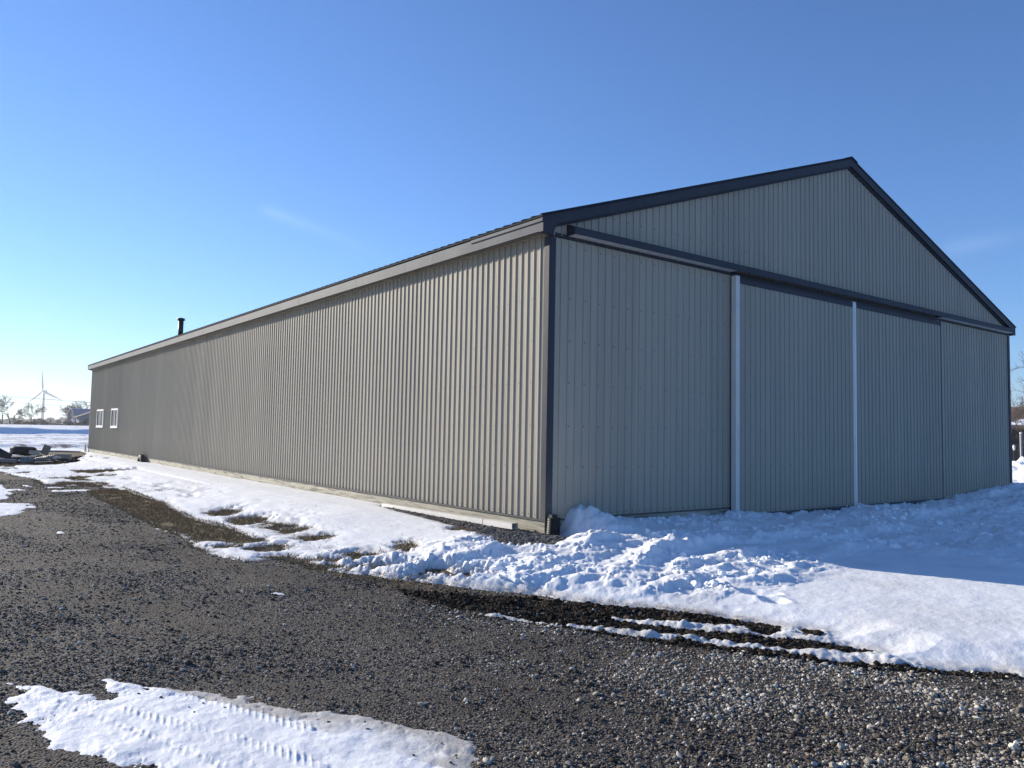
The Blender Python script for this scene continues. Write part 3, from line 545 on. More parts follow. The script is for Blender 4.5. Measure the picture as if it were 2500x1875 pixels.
# ------------------------------------------------------------------ scattered stuff
def gheight(x,y):
    ex,_=ground_extra(x,y); return H(x,y)+ex
def scatter(name,x,y,z,scl,m,rough=.45,flat=.7):
    n=len(x); me=bpy.data.meshes.new(name); me.vertices.add(n); me.vertices.foreach_set('co',np.stack([x,y,z],-1).astype(np.float32).reshape(-1))
    a=me.attributes.new('scl','FLOAT_VECTOR','POINT'); sv=np.stack([scl*rng.uniform(.75,1.4,n),scl*rng.uniform(.7,1.1,n),scl*rng.uniform(flat*.6,flat*1.2,n)],-1); a.data.foreach_set('vector',sv.astype(np.float32).reshape(-1))
    a=me.attributes.new('rot','FLOAT_VECTOR','POINT'); rv=np.stack([rng.normal(0,.35,n),rng.normal(0,.35,n),rng.uniform(0,6.28,n)],-1); a.data.foreach_set('vector',rv.astype(np.float32).reshape(-1))
    a=me.attributes.new('vid','INT','POINT'); a.data.foreach_set('value',rng.integers(0,6,n).astype(np.int32))
    me.materials.append(m); o=link(bpy.data.objects.new(name,me))
    ng=bpy.data.node_groups.new(name+'_scatter','GeometryNodeTree'); ng.interface.new_socket('Geometry',in_out='INPUT',socket_type='NodeSocketGeometry'); ng.interface.new_socket('Geometry',in_out='OUTPUT',socket_type='NodeSocketGeometry')
    gi=ng.nodes.new('NodeGroupInput'); go=ng.nodes.new('NodeGroupOutput'); l=ng.links.new
    join=ng.nodes.new('GeometryNodeJoinGeometry')
    for k in range(6):
        ic=ng.nodes.new('GeometryNodeMeshIcoSphere'); ic.inputs['Radius'].default_value=1; ic.inputs['Subdivisions'].default_value=2
        nz=ng.nodes.new('ShaderNodeTexNoise'); nz.noise_dimensions='4D'; nz.inputs['W'].default_value=k*3.7; nz.inputs['Scale'].default_value=.9; nz.inputs['Detail'].default_value=2
        sub=ng.nodes.new('ShaderNodeVectorMath'); sub.operation='SUBTRACT'; sub.inputs[1].default_value=(.5,.5,.5); l(nz.outputs['Color'],sub.inputs[0])
        sc=ng.nodes.new('ShaderNodeVectorMath'); sc.operation='SCALE'; sc.inputs['Scale'].default_value=rough*3; l(sub.outputs[0],sc.inputs[0])
        sp=ng.nodes.new('GeometryNodeSetPosition'); l(ic.outputs['Mesh'],sp.inputs['Geometry']); l(sc.outputs[0],sp.inputs['Offset'])
        sm=ng.nodes.new('GeometryNodeSetMaterial'); sm.inputs['Material'].default_value=m; l(sp.outputs[0],sm.inputs[0])
        gt=ng.nodes.new('GeometryNodeGeometryToInstance'); l(sm.outputs[0],gt.inputs[0]); l(gt.outputs[0],join.inputs[0])
    def att(nm,t):
        q=ng.nodes.new('GeometryNodeInputNamedAttribute'); q.data_type=t; q.inputs['Name'].default_value=nm; return [s for s in q.outputs if s.name=='Attribute' and s.enabled][0]
    ip=ng.nodes.new('GeometryNodeInstanceOnPoints'); ip.inputs['Pick Instance'].default_value=True
    l(gi.outputs[0],ip.inputs['Points']); l(join.outputs[0],ip.inputs['Instance']); l(att('vid','INT'),ip.inputs['Instance Index'])
    er=ng.nodes.new('FunctionNodeEulerToRotation'); l(att('rot','FLOAT_VECTOR'),er.inputs[0]); l(er.outputs[0],ip.inputs['Rotation']); l(att('scl','FLOAT_VECTOR'),ip.inputs['Scale'])
    l(ip.outputs[0],go.inputs[0]); md=o.modifiers.new('scatter','NODES'); md.node_group=ng
    return tag(o,kind='stuff')
def stone_mat(name,stops,rough=.75):
    m,nt,p=mat(name); oi=nt.nodes.new('ShaderNodeObjectInfo'); f=noise(nt,objco(nt),60,3,.6)
    c=ramp(nt,stops,oi.outputs['Random']); c=mix(nt,1.,c,(1.03,.98,.90),'MULTIPLY'); c2=mix(nt,.35,c,ramp(nt,[(.35,(.35,.35,.35)),(.65,(1,1,1))],f),'MULTIPLY')
    nt.links.new(c2,p.inputs['Base Color']); p.inputs['Roughness'].default_value=rough; p.inputs['Specular IOR Level'].default_value=.03; return m
M_stone=stone_mat('gravel_stone',[(0,(0.047,0.041,0.035)),(.45,(0.128,0.113,0.100)),(.8,(0.230,0.205,0.184)),(.95,(0.419,0.385,0.344)),(1,(0.675,0.621,0.553))])
M_stone2=stone_mat('pale_gravel_stone',[(0,(0.131,0.120,0.110)),(.4,(0.290,0.273,0.249)),(.8,(0.493,0.464,0.428)),(1,(0.750,0.750,0.681))])
M_peb=stone_mat('pebble_stone',[(0,(.07,.068,.068)),(.5,(.15,.148,.148)),(1,(.30,.29,.28))])
M_clod=stone_mat('mud_clod',[(0,(.018,.015,.012)),(.7,(.04,.034,.028)),(1,(.10,.085,.07))],.9)
def sector(n,r0,r1,a=37):
    r=r0+(r1-r0)*rng.random(n); t=FWD-np.radians(rng.uniform(-a,a,n)); return CAM[0]+r*np.cos(t),CAM[1]+r*np.sin(t),r
x,y,r=sector(620000,3.2,26)
D=snow_depth(x,y); mud=ss(-.1,.15,sdist(x,y,PD['MUD'])); cl=fbm(x*.9+5,y*.9,4,501,.55)
# coarse stones gather in drifts, most of them toward the right front
bias=.9*ss(-5.2,-3.2,x+(-y-5)*.35)*ss(-1,-4.5,y)
dens=np.clip(.62+.5*cl+.5*bias,.1,1)
bare=np.maximum(.8*lane(x,y),ss(.10,.30,fbm(x*.7,y*.45+9,3,555))); dens=dens*(1-.8*bare*.85)
k=(D<.0)&(rng.random(len(x))<dens)&(sdist(x,y,PD['GRASS'])<.05)&~((x>-.3)&(y>-.2))
x,y,r,mud,bias,cl=x[k],y[k],r[k],mud[k],bias[k],cl[k]
n=len(x); size=np.exp(rng.normal(math.log(.0042),.46,n))*(1+.45*bias+.5*np.clip(cl,0,1))*np.clip((r/6)**.30,1,1.4)
size=np.minimum(size,.024)
z=gheight(x,y)+size*.25
cm=(rng.random(n)<mud*.85)
pale=(~cm)&(rng.random(n)<.10+.85*bias*ss(-.30,.15,cl+.1))
scatter('gravel',x[~cm&~pale],y[~cm&~pale],z[~cm&~pale],size[~cm&~pale],M_stone)
scatter('pale_gravel',x[pale],y[pale],z[pale],size[pale]*.98,M_stone2)
# mud clods in the ruts
xm=rng.uniform(-3.8,-1.0,60000); ym=rng.uniform(-6.8,-1,60000); mm=sdist(xm,ym,PD['MUD']); k=(mm>.01+.10*ss(-2.6,-3.4,xm))&(snow_depth(xm,ym)<.004); xm,ym=xm[k],ym[k]
sz=np.exp(rng.normal(math.log(.010),.40,len(xm)))*(1-.4*ss(-2,-1.2,xm)*ss(-5.6,-6.1,ym))
scatter('mud_clods',np.concatenate([xm,x[cm]]),np.concatenate([ym,y[cm]]),np.concatenate([gheight(xm,ym)+sz*.2,z[cm]]),np.concatenate([sz,size[cm]]),M_clod,.6)
xp=rng.uniform(-1.3,0,50000); yp=rng.uniform(-1,4.8,50000); k=(sdist(xp,yp,PD['PEB'])>-.04)&(snow_depth(xp,yp)<.01)&(xp<-.015); xp,yp=xp[k],yp[k]
sz=np.exp(rng.normal(math.log(.014),.22,len(xp))); scatter('pebbles',xp,yp,gheight(xp,yp)+sz*rng.uniform(0,1.1,len(xp)),sz,M_peb,.4,.8)
# a few bigger lone stones and bits thrown on the thin snow
xs=[];ys=[];zs=[];ss_=[]
for _ in range(260):
    a=rng.uniform(-6.7,-4.8);b=rng.uniform(-5.6,-3.0); q=snow_depth(np.array([a]),np.array([b]))[0]
    edge=sdist(np.array([a]),np.array([b]),PD['FORE'])[0]
    if q>.0 and (edge<.35) and a+0*b>-6.2 and rng.random()<.5: xs.append(a);ys.append(b);zs.append(float(gheight(a,b)[0])+q+.001);ss_.append(rng.uniform(.003,.011))
scatter('scattered_stones',np.array(xs),np.array(ys),np.array(zs),np.array(ss_),M_stone,.4)
# crumbs and lumps of broken snow
xc=rng.uniform(-3,12,60000); yc=rng.uniform(-6,.2,60000)
rg=sdist(xc,yc,[[-.2,-.1],[-3.2,-1.2],[-2.4,-2.7],[-1.3,-3.7],[-.3,-3.75],[1.2,-3.5],[2.9,-3.1],[3.9,-3.8],[7,-4],[12,-4],[12,-.1]])
dn=fbm(xc*1.3,yc*1.3,4,601); q=snow_depth(xc,yc); k=(rg>0)&(q>.05)&(rng.random(len(xc))<np.clip(dn*1.1+.02,0,1)*.40); xc,yc,q=xc[k],yc[k],q[k]
sz=np.exp(rng.normal(math.log(.014),.65,len(xc))); sz=np.minimum(sz,.06)
M_crumb,nt,p=mat('snow_crumb'); p.inputs['Base Color'].default_value=(.86,.88,.91,1); p.inputs['Roughness'].default_value=.7
ex,_=ground_extra(xc,yc)
scatter('snow_crumbs',xc,yc,H(xc,yc)+ex+q+sz*.1,sz,M_crumb,.55,.8)
# dry turf blades
def blades(name,x,y,z,length,m,up=.7,wid=.006):
    n=len(x); t=rng.uniform(0,6.28,n); wdir=np.stack([np.cos(t),np.sin(t),np.zeros(n)],-1); ph=rng.uniform(0,6.28,n); ln=length
    lean=rng.uniform(.3,1.5,n)
    tip=np.stack([np.cos(ph)*lean,np.sin(ph)*lean,np.full(n,up)],-1); tip/=np.linalg.norm(tip,axis=1)[:,None]
    base=np.stack([x,y,z],-1); w=wid*rng.uniform(.6,1.4,n)[:,None]*(1-.55*ss(0,-2.5,y))[:,None]
    v=np.stack([base-wdir*w,base+wdir*w,base+tip*ln[:,None]],1).reshape(-1,3)
    me=bpy.data.meshes.new(name); me.vertices.add(3*n); me.vertices.foreach_set('co',v.astype(np.float32).reshape(-1)); me.loops.add(3*n); me.loops.foreach_set('vertex_index',np.arange(3*n,dtype=np.int32)); me.polygons.add(n); me.polygons.foreach_set('loop_start',np.arange(0,3*n,3,dtype=np.int32)); me.update(calc_edges=True); me.materials.append(m)
    return tag(link(bpy.data.objects.new(name,me)),kind='stuff')
M_grass,nt,p=mat('dry_turf'); v=objco(nt); f=noise(nt,v,3.5,3,.6); f2=noise(nt,v,60,2,.6)
c=mix(nt,f2,ramp(nt,[(.35,(.13,.11,.05)),(.65,(.24,.165,.085))],f),(.36,.27,.155)); nt.links.new(c,p.inputs['Base Color']); p.inputs['Roughness'].default_value=.85; p.inputs['Specular IOR Level'].default_value=.2
x=rng.uniform(-5.2,-.3,420000); y=rng.uniform(-5.5,27,420000); D=snow_depth(x,y); sdm,_=snow_sd(x,y)
gm=np.maximum(sdist(x,y,PD['GRASS']),sdist(x,y,PD['GRASS2'])-.0); tuft=np.zeros(len(x))
for t in PD['TUFT']: tuft=np.maximum(tuft,ellip(x,y,t)>-.05)
onbank=(sdist(x,y,PD['MAIN'])>-.03)&(D<.012)
k=((gm>-.05)|onbank|((tuft>0)&(D<.03)))&(D<.03)&(sdist(x,y,PD['PEB'])<0)&((fbm(x*5,y*5,3,710)>-.35))
k|=(D>=.012)&(D<.16)&(x<-1.2)&(y>-.5)&(rng.random(len(x))<.008)&(fbm(x*1.2,y*.8,3,711)>.1)
x,y,D=x[k],y[k],D[k]; print('blades',len(x))
blades('dry_grass',x,y,gheight(x,y)+np.where(D>.012,D*.8,0),np.exp(rng.normal(math.log(.035),.35,len(x)))*(1-.5*ss(0,-2.5,y))+np.where(D>.012,.03,0),M_grass)
# ------------------------------------------------------------------ scrap heap and tyres beyond the far end of the drive
def lathe_tyre(mb,cen,R,wd,M=None):
    pr=[(R*.52,-wd*.34),(R*.62,-wd*.47),(R*.76,-wd*.5),(R*.88,-wd*.43),(R*.95,-wd*.28),(R*.975,0),(R*.95,wd*.28),(R*.88,wd*.43),(R*.76,wd*.5),(R*.62,wd*.47),(R*.52,wd*.34),(R*.50,0)]
    q=MB(); q.lathe(pr,40)
    for i in range(24):
        for s in (-1,1):
            a=2*math.pi*(i+(.5 if s>0 else 0))/24; Mx=Matrix.Rotation(a,4,'Z')@Matrix.Translation((R*.955,0,s*wd*.16))@Matrix.Rotation(s*.6,4,'X'); q.obox(Mx,R*.06,R*.07,wd*.34)
    T=Matrix.Translation(cen)@(M or Matrix()); mb.add([T@Vector(v) for v in q.v],q.f)
def tyre(loc,R,wd,lab,grp=None,M=None):
    t=MB(); lathe_tyre(t,(0,0,0),R,wd,M); o=t.build('tyre',M_tyre,None,True); o.location=loc; tag(o,lab,'tyre',grp); return o
gz=lambda x,y: float(gheight(x,y)[0])
tyre((-3.62,30.9,gz(-3.62,30.9)+.40),.50,.36,'big black tractor tyre lying flat on top of the scrap heap',M=Matrix.Rotation(.05,4,'Y'))
tyre((-3.45,30.3,gz(-3.45,30.3)+.12),.42,.22,'dark tyre pressed under the big one at the bottom of the scrap heap',M=Matrix.Rotation(-.08,4,'X'))
tyre((-.16,24.9,-.07),.40,.2,'small black tyre half sunk in snow against the skirt board of the shed',M=Matrix.Rotation(math.pi/2,4,'Y'))
def plank(name,loc,size,rot,m,lab,cat):
    q=MB(); e=Matrix.Rotation(rot[2],4,'Z')@Matrix.Rotation(rot[1],4,'Y')@Matrix.Rotation(rot[0],4,'X'); q.obox(e,*size); o=q.build(name,m); o.location=loc; tag(o,lab,cat); return o
def sheet(name,loc,size,rot,m,lab,cat,waves=8,amp=.012,bend=.04):
    q=MB(); n=waves*4; t=.003; vs=[];k=5
    for s in (0,t):
        for j in range(k):
            for i in range(n+1):
                u=i/n-.5; w=j/(k-1)-.5; zz=amp*math.sin(i/4*2*math.pi)+bend*(1-4*w*w)+.02*math.sin(7*w+u*3)
                vs.append((u*size[0],w*size[1],zz+s))
    B=k*(n+1); fs=[]
    for j in range(k-1):
        for i in range(n):
            a=j*(n+1)+i; fs.append((a,a+1,a+n+2,a+n+1)); fs.append((B+a+n+1,B+a+n+2,B+a+1,B+a))
    for j in range(k-1):
        for i in (0,n): a=j*(n+1)+i; fs.append((a,a+n+1,B+a+n+1,B+a))
    for j in (0,k-1):
        for i in range(n): a=j*(n+1)+i; fs.append((a,a+1,B+a+1,B+a))
    q.add(vs,fs); o=q.build(name,m); o.location=loc; o.rotation_euler=rot; tag(o,lab,cat); return o
M_galv=simple('galvanised_sheet',(.20,.20,.19),.6,0,var=.3,sc=5); M_green=simple('pale_green_sheet',(.14,.18,.18),.5,var=.2,sc=4)
M_darkp=simple('dark_panel',(.045,.045,.05),.6,var=.3,sc=5); M_conc=simple('concrete_block',(.24,.235,.22),.9,var=.2,sc=12,bs=.4)
vd=Vector((.45,.89,0)) # looking direction there
def at(px,y,z=0.):    # world point under image column px at world y
    f=1902.0; d=RM@np.array([(px-1250)/f,(1120-937.5)/f,1.]); t=(y-CAM[1])/d[1]; return float(CAM[0]+t*d[0])
def put(px,y,dz): x=at(px,y); return (x,y,gz(x,y)+dz)
yaw=-.35
plank('timber_pole',put(122,30.8,.36),(2.35,.07,.06),(0,.02,yaw),M_wood,'long pale timber pole lying across the scrap heap','timber')
plank('slab',put(111,33.0,.34),(.32,.05,.46),(.25,.42,yaw),M_conc,'grey square slab standing tilted behind the timber pole','slab')
sheet('metal_sheet',put(66,27.6,.12),(.46,.28,0),(1.05,.05,yaw),M_green,'small pale green metal sheet facing the yard below the big tyre','metal sheet',3,.01)
sheet('metal_sheet',put(92,27.8,.10),(.62,.34,0),(.75,-.25,yaw+.3),M_galv,'bent grey ribbed sheet between the green sheet and the block','metal sheet',9,.012,.06)
sheet('metal_sheet',put(116,28.6,.14),(.85,.34,0),(.6,-.18,yaw-.1),M_galv,'longer pale ribbed sheet sloping up under the timber pole','metal sheet',10,.012,.08)
sheet('metal_sheet',put(84,28.8,.36),(.40,.2,0),(.7,.1,yaw),simple('cream_sheet',(.42,.38,.32),.6,var=.2),'torn cream sheet curled beside the big tyre','metal sheet',2,.01,.10)
plank('concrete_block',put(158,28.3,.17),(.46,.4,.28),(0,0,yaw+.1),M_conc,'grey concrete block at the right end of the scrap heap','block')
plank('dark_panel',put(4,29.2,.32),(.7,.05,.34),(.2,.5,yaw),M_darkp,'dark tilted panel at the left end of the scrap heap','panel')
plank('dark_panel',put(20,28.2,.10),(.9,.6,.05),(.12,.1,yaw),M_darkp,'flat dark panel low on the left of the scrap heap','panel')
plank('panel_offcut',put(18,27.3,.12),(.6,.05,.12),(0,.05,yaw),M_conc,'narrow grey panel edge in front of the left dark panels','panel')
plank('dark_panel',put(50,29.6,.14),(1.3,1.0,.16),(.05,-.04,yaw),M_darkp,'wide dark slab beneath the big tractor tyre','panel')
plank('rough_board',put(128,27.6,.08),(1.0,.14,.04),(.1,.08,yaw+.1),M_wood,'grey board lying at the front of the heap by the block','board')
plank('rough_board',put(100,27.0,.06),(.9,.16,.04),(.1,-.05,yaw-.2),M_darkp,'dark board lying at the front of the heap by the bent sheet','board')
plank('rough_board',put(166,29.5,.10),(.6,.12,.04),(.1,-.1,yaw-.4),M_wood,'short board poking right from behind the concrete block','board')
plank('white_offcut',put(139,28.2,.18),(.26,.05,.09),(.1,-.15,yaw),M_white,'small white offcut beside the concrete block','offcut')
plank('board_end',(-.12,38.35,.08),(.04,.5,.34),(.75,0,0),M_darkp,'dark board leaning at the far foot of the shed wall','board')
x=rng.normal(-3.3,.9,2600); y=rng.normal(29.3,1.0,2600); h=.16*np.exp(-((x+3.4)/1.2)**2-((y-29.4)/1.3)**2)
M_rub=stone_mat('dark_rubble',[(0,(.012,.012,.014)),(.7,(.04,.036,.034)),(.93,(.10,.09,.08)),(1,(.35,.33,.3))],.9)
scatter('rubble',x,y,H(x,y)+h*rng.random(len(x)),np.exp(rng.normal(math.log(.055),.5,len(x))),M_rub,.8,.5)
# ------------------------------------------------------------------ far country
def AT(px,D,py):
    d=RM@np.array([(px-1250)/1902.,(py-937.5)/1902.,1.]); h=d/math.hypot(d[0],d[1]); return Vector(CAM+h*D)
def basis(px,D):    # right and away unit vectors at that bearing
    p=AT(px,D,1035); a=Vector((p.x-CAM[0],p.y-CAM[1],0)).normalized(); return Vector((a.y,-a.x,0)),a
MINR=[.0]
def branches(mb_t,mb_c,p,d,ln,r,lev,rs,nmax=5,spread=.55,droop=0.):
    n=4 if lev>1 else 3; pts=[p];rad=[r];r=max(r,MINR[0]);rad=[r];q=p.copy();dd=d.copy()
    for i in range(3):
        dd=(dd+Vector((rs.uniform(-.16,.16),rs.uniform(-.16,.16),rs.uniform(-.08,.12)-droop))).normalized(); q=q+dd*ln/3; pts.append(q.copy()); rad.append(max(MINR[0],r*(1-.14*(i+1))))
    (mb_t if lev==0 else mb_c).tube(pts,rad,6 if lev==0 else n,caps=False)
    if lev>=nmax: return
    k=rs.choice((2,2,3)) if lev>0 else 3
    for j in range(k):
        ax=Vector((rs.uniform(-1,1),rs.uniform(-1,1),rs.uniform(-1,1))).cross(dd).normalized(); an=rs.uniform(.35,1.)*spread*1.35
        nd=(Matrix.Rotation(an,3,ax)@dd); nd=(nd+Vector((0,0,.10))).normalized()
        branches(mb_t,mb_c,q,nd,ln*rs.uniform(.70,.95),rad[-1]*rs.uniform(.62,.8),lev+1,rs,nmax,spread,droop)
    if lev>0 and lev<nmax:
        for i in (1,2):
            if rs.random()<.7:
                ax=Vector((rs.uniform(-1,1),rs.uniform(-1,1),rs.uniform(-1,1))).cross(dd).normalized()
                branches(mb_t,mb_c,pts[i],(Matrix.Rotation(rs.uniform(.5,1.0),3,ax)@dd).normalized(),ln*.5,rad[i]*.45,max(lev+2,nmax-1),rs,nmax,spread,droop)
def bare_tree(px,D,h,lab,seed,r=None,m=None,nmax=5,spread=.55,minr=0,group=None,first=.17,base=None):
    rs=random.Random(seed); p=AT(px,D,1035); z=float(H(p.x,p.y)) if base is None else base
    t=empty('bare_tree',(p.x,p.y,z)); tag(t,lab,'tree',group)
    MINR[0]=minr; a=MB();b=MB(); branches(a,b,Vector((0,0,-.1)),Vector((0,0,1)),h*first,r or h*.028,0,rs,nmax,spread)
    top=max(v[2] for v in b.v); s=h/top
    for q in (a,b): q.v=[(v[0]*s,v[1]*s,v[2]*s) for v in q.v]
    a.build('trunk',m or M_bark,t,True); b.build('crown',m or M_bark,t,True); return t
bare_tree(24,375,12.0,'tall bare spreading tree at the left edge beyond the field',12,spread=.62,r=.40,nmax=7,minr=.026)
bare_tree(75,378,9.3,'smaller bare forked tree just left of the wind turbine',5,spread=.68,r=.34,nmax=7,minr=.026)
bare_tree(160,425,9.8,'bare tree behind the left side of the arched barn',23,spread=.85,r=.3,nmax=7,minr=.026)
bare_tree(184,440,11.0,'bare treetop rising behind the middle of the arched barn roof',31,spread=.7,r=.3,nmax=6,minr=.026)
bare_tree(212,420,12.0,'bare tree behind the barn next to the shed corner',44,spread=.7,r=.3,nmax=6,minr=.026)
def conifer(px,D,w,h,lab,seed,pointy=True):
    rs=random.Random(seed); p=AT(px,D,1035); t=empty('evergreen_shrub',(p.x,p.y,float(H(p.x,p.y)))); tag(t,lab,'evergreen','evergreens along the far roadside')
    a=MB(); a.tube([(0,0,-.2),(0,0,h*.8)],[.09,.02],5); a.build('trunk',M_bark,t)
    b=MB()
    for i in range(1100):
        f=rs.random()**(1.4 if pointy else .9); z=h*f; R=(w/2)*((1-f) if pointy else math.sqrt(max(0,1-(f*.98)**2.2)))*rs.uniform(.35,1.12)+.04; an=rs.uniform(0,6.283)
        c=Vector((R*math.cos(an),R*math.sin(an),z)); s=.15*rs.uniform(.6,1.5)*max(.6,w/2.4)
        o=Vector((math.cos(an),math.sin(an),rs.uniform(-.5,.5))).normalized()*s*1.4; u=Vector((-math.sin(an),math.cos(an),rs.uniform(-.4,.4)))*s*.6
        b.add([c-u,c+u,c+o],[(0,1,2)])
    b.build('crown',M_fir,t); return t
for args in [(-4,2.6,1.6,'round dark evergreen bush at the left frame edge by the short post',1,False),(34,2.4,3.7,'pointed young spruce just right of the tall bare tree',2,True),(41,2.6,1.2,'low dark bush right of the pointed young spruce',3,False),(49,2.8,1.9,'rounded evergreen midway between the two bare trees',4,False),(66,3.2,1.3,'wide low evergreen at the foot of the smaller bare tree',5,False),(84,2.4,2.6,'pointed evergreen right of the smaller bare tree',6,True),(79,3.0,1.2,'low bush between the smaller bare tree and the turbine',16,False),(98,3.0,2.7,'big dark evergreen left of the turbine foot',7,False),(106,2.2,2.3,'square dark evergreen right at the turbine foot',8,False),(114,2.0,1.4,'small round evergreen just right of the turbine',9,False),(123,1.9,2.5,'slim snowy young spruce right of the turbine',10,True),(131,1.6,1.1,'tiny round evergreen between the slim spruce and the barn',11,False),(143,2.5,2.0,'round evergreen standing alone left of the arched barn',12,False),(158,2.2,1.7,'round evergreen at the left foot of the arched barn',13,False),(171,2.6,1.9,'dark evergreen before the porch of the grey house',14,False),(190,2.2,1.3,'low evergreen before the grey house door',15,False),(205,2.2,1.8,'dark evergreen nearest the shed wall before the grey house',17,False)]:
    conifer(args[0],365,args[1],args[2],args[3],args[4],args[5])
# roadside verge, post, snowy bench of ground
R_,A_=basis(100,352); p0=AT(100,352,1035); c0=Vector((p0.x,p0.y,0))
M_verge=simple('brown_verge',(.05,.036,.028),.95,var=.4,sc=.7)
mb=MB(); nseg=160; rs=random.Random(3); z=float(H(c0.x,c0.y))
for i in range(nseg):
    a=-90+i*1.3; b=a+1.31; hh=rs.uniform(.22,.50); q=c0+R_*a; q2=c0+R_*b
    mb.prism([(q.x,q.y,z-.3),(q.x+A_.x*1.5,q.y+A_.y*1.5,z-.3),(q.x+A_.x*.9,q.y+A_.y*.9,z+hh),(q.x+A_.x*.5,q.y+A_.y*.5,z+hh)],tuple(q2-q))
tag(mb.build('road_verge',M_verge),kind='structure')
p=AT(5,362,1035); mb=MB(); mb.tube([(0,0,-.2),(0,0,3.9)],.22,8); mb.box((-.28,-.28,3.4),(.28,.28,3.6)); o=mb.build('post',M_bark); o.location=(p.x,p.y,float(H(p.x,p.y))); tag(o,'short thick dark post at the left frame edge beyond the field','post')
# arched barn
def frame_M(px,D,rot=0,z=None):
    p=AT(px,D,1035); R,A=basis(px,D); a=math.atan2(R.y,R.x)+rot; return Matrix.Translation((p.x,p.y,float(H(p.x,p.y)) if z is None else z))@Matrix.Rotation(a,4,'Z')
barn=bpy.data.objects.new('arched_barn',None); link(barn); barn.matrix_world=frame_M(175,392,.30); tag(barn,'arched metal roofed barn with red brown end wall behind the grey house','barn')
M_barnroof=simple('barn_roof_sheet',(.20,.23,.30),.45,.2,var=.15,sc=.5); M_barnend=simple('faded_red_boards',(.22,.15,.14),.85,var=.35,sc=1.2)
n=20; arc=[]
for i in range(n+1):
    t=i/n*math.pi; arc.append((-math.cos(t)*4.6*(1 if True else 0),max(0,math.sin(t))**.82*7.6))
# axis runs along local x, end wall at x=0
mb=MB(); outer=[(y,z) for y,z in arc]; inner=[(y*.95,z*.965) for y,z in arc]
for i in range(n): mb.prism([(-.8,*outer[i]),(-.8,*outer[i+1]),(-.8,*inner[i+1]),(-.8,*inner[i])],(26.8,0,0))
for k in range(13):
    for i in range(n):
        e=1.012; mb.prism([(k*2.05,outer[i][0]*e,outer[i][1]*e),(k*2.05,outer[i+1][0]*e,outer[i+1][1]*e),(k*2.05,*outer[i+1]),(k*2.05,*outer[i])],(.08,0,0))
mb.build('roof',M_barnroof,barn)
mb=MB(); mb.prism([(0,y,z) for y,z in inner],(.2,0,0)); we=mb.build('end_wall',M_barnend,barn)
mb=MB(); mb.box((-.06,-1.6,.1),(-.002,1.6,3.2)); mb.build('barn_door',M_darkp,we)
mb=MB(); mb.tube([(9.5,-4.2,3.5),(9.5,-4.2,7.4)],.28,8); mb.build('chimney',M_bark,barn)
# grey house in front of it
house=bpy.data.objects.new('grey_house',None); link(house); house.matrix_world=frame_M(186,366,.12); tag(house,'low grey house with open porch in front of the arched barn','house')
M_hw=simple('slate_blue_siding',(.11,.13,.17),.8,var=.12,sc=2); M_hr=simple('brown_shingle_roof',(.12,.095,.08),.9,var=.2,sc=2)
mb=MB(); mb.prism([(1,0,-.3),(16,0,-.3),(16,0,3.9),(9.5,0,7.2),(1,0,3.9)],(0,9,0)); hw=mb.build('wall',M_hw,house)
for sx in (0,1):
    mb=MB(); pts=[(-.2,-.5,3.55),(9.5,-.5,7.45),(9.5,-.5,7.2),(-.2,-.5,3.3)] if sx==0 else [(17.2,-.5,3.55),(9.5,-.5,7.45),(9.5,-.5,7.2),(17.2,-.5,3.3)]
    mb.prism(pts,(0,10,0)); mb.build('roof',M_hr,house)
mb=MB(); mb.box((-3.2,-.2,3.0),(.9,3.2,3.35)); mb.build('porch_roof',M_hw,house)
for xx in (-3.0,-1.9,-.9,.1): 
    mb=MB(); mb.box((xx,-.1,-.2),(xx+.22,.12,3.0)); mb.build('porch_post',M_white if xx>-2.5 else M_hw,house)
mb=MB(); mb.box((-3.1,1.8,-.2),(.9,3.0,1.4)); mb.box((-3.1,-.08,-.2),(.95,0,1.1)); mb.build('porch_wall',M_hw,house)
mb=MB(); mb.box((2.8,-.08,.9),(4.4,-.002,3.1)); w=mb.build('window',M_hw,house); mb=MB(); mb.box((2.95,-.10,1.05),(4.25,-.081,2.95)); mb.build('pane',M_glass,w)
# wind turbine
hub=AT(107.5,1900,955); R,A=basis(107.5,1900); t=empty('wind_turbine',(hub.x,hub.y,0)); tag(t,'white three bladed wind turbine far off behind the bare trees','wind turbine')
mb=MB(); mb.tube([(0,0,0),(0,0,hub.z-1.5)],[3.2,1.9],24); mb.build('tower',M_turb,t,True)
rot=math.radians(-37); ax=(Matrix.Rotation(rot,3,'Z')@(-A)); side=Vector((0,0,1)).cross(ax).normalized()   # rotor faces toward us and left
q=MB(); cM=Matrix(((side.x,ax.x,0,0),(side.y,ax.y,0,0),(0,0,1,hub.z),(0,0,0,1)))
q.prism([cM@Vector(v) for v in ((-1.8,-8,-1.6),(1.8,-8,-1.6),(1.8,-8,1.9),(-1.8,-8,1.9))],tuple(ax*10.5)); q.prism([cM@Vector(v) for v in ((-.6,-7.5,1.9),(.6,-7.5,1.9),(.6,-7.5,3.2),(-.6,-7.5,3.2))],tuple(ax*.6)); q.build('nacelle',M_turb,t)
hc=Vector((0,0,hub.z))+ax*3.6
q=MB(); q.tube([hc-ax*1.2,hc,hc+ax*1.2,hc+ax*2.0],[1.5,1.6,1.1,.3],16); q.build('hub',M_turb,t,True)
rt=side if side.dot(R)>0 else -side
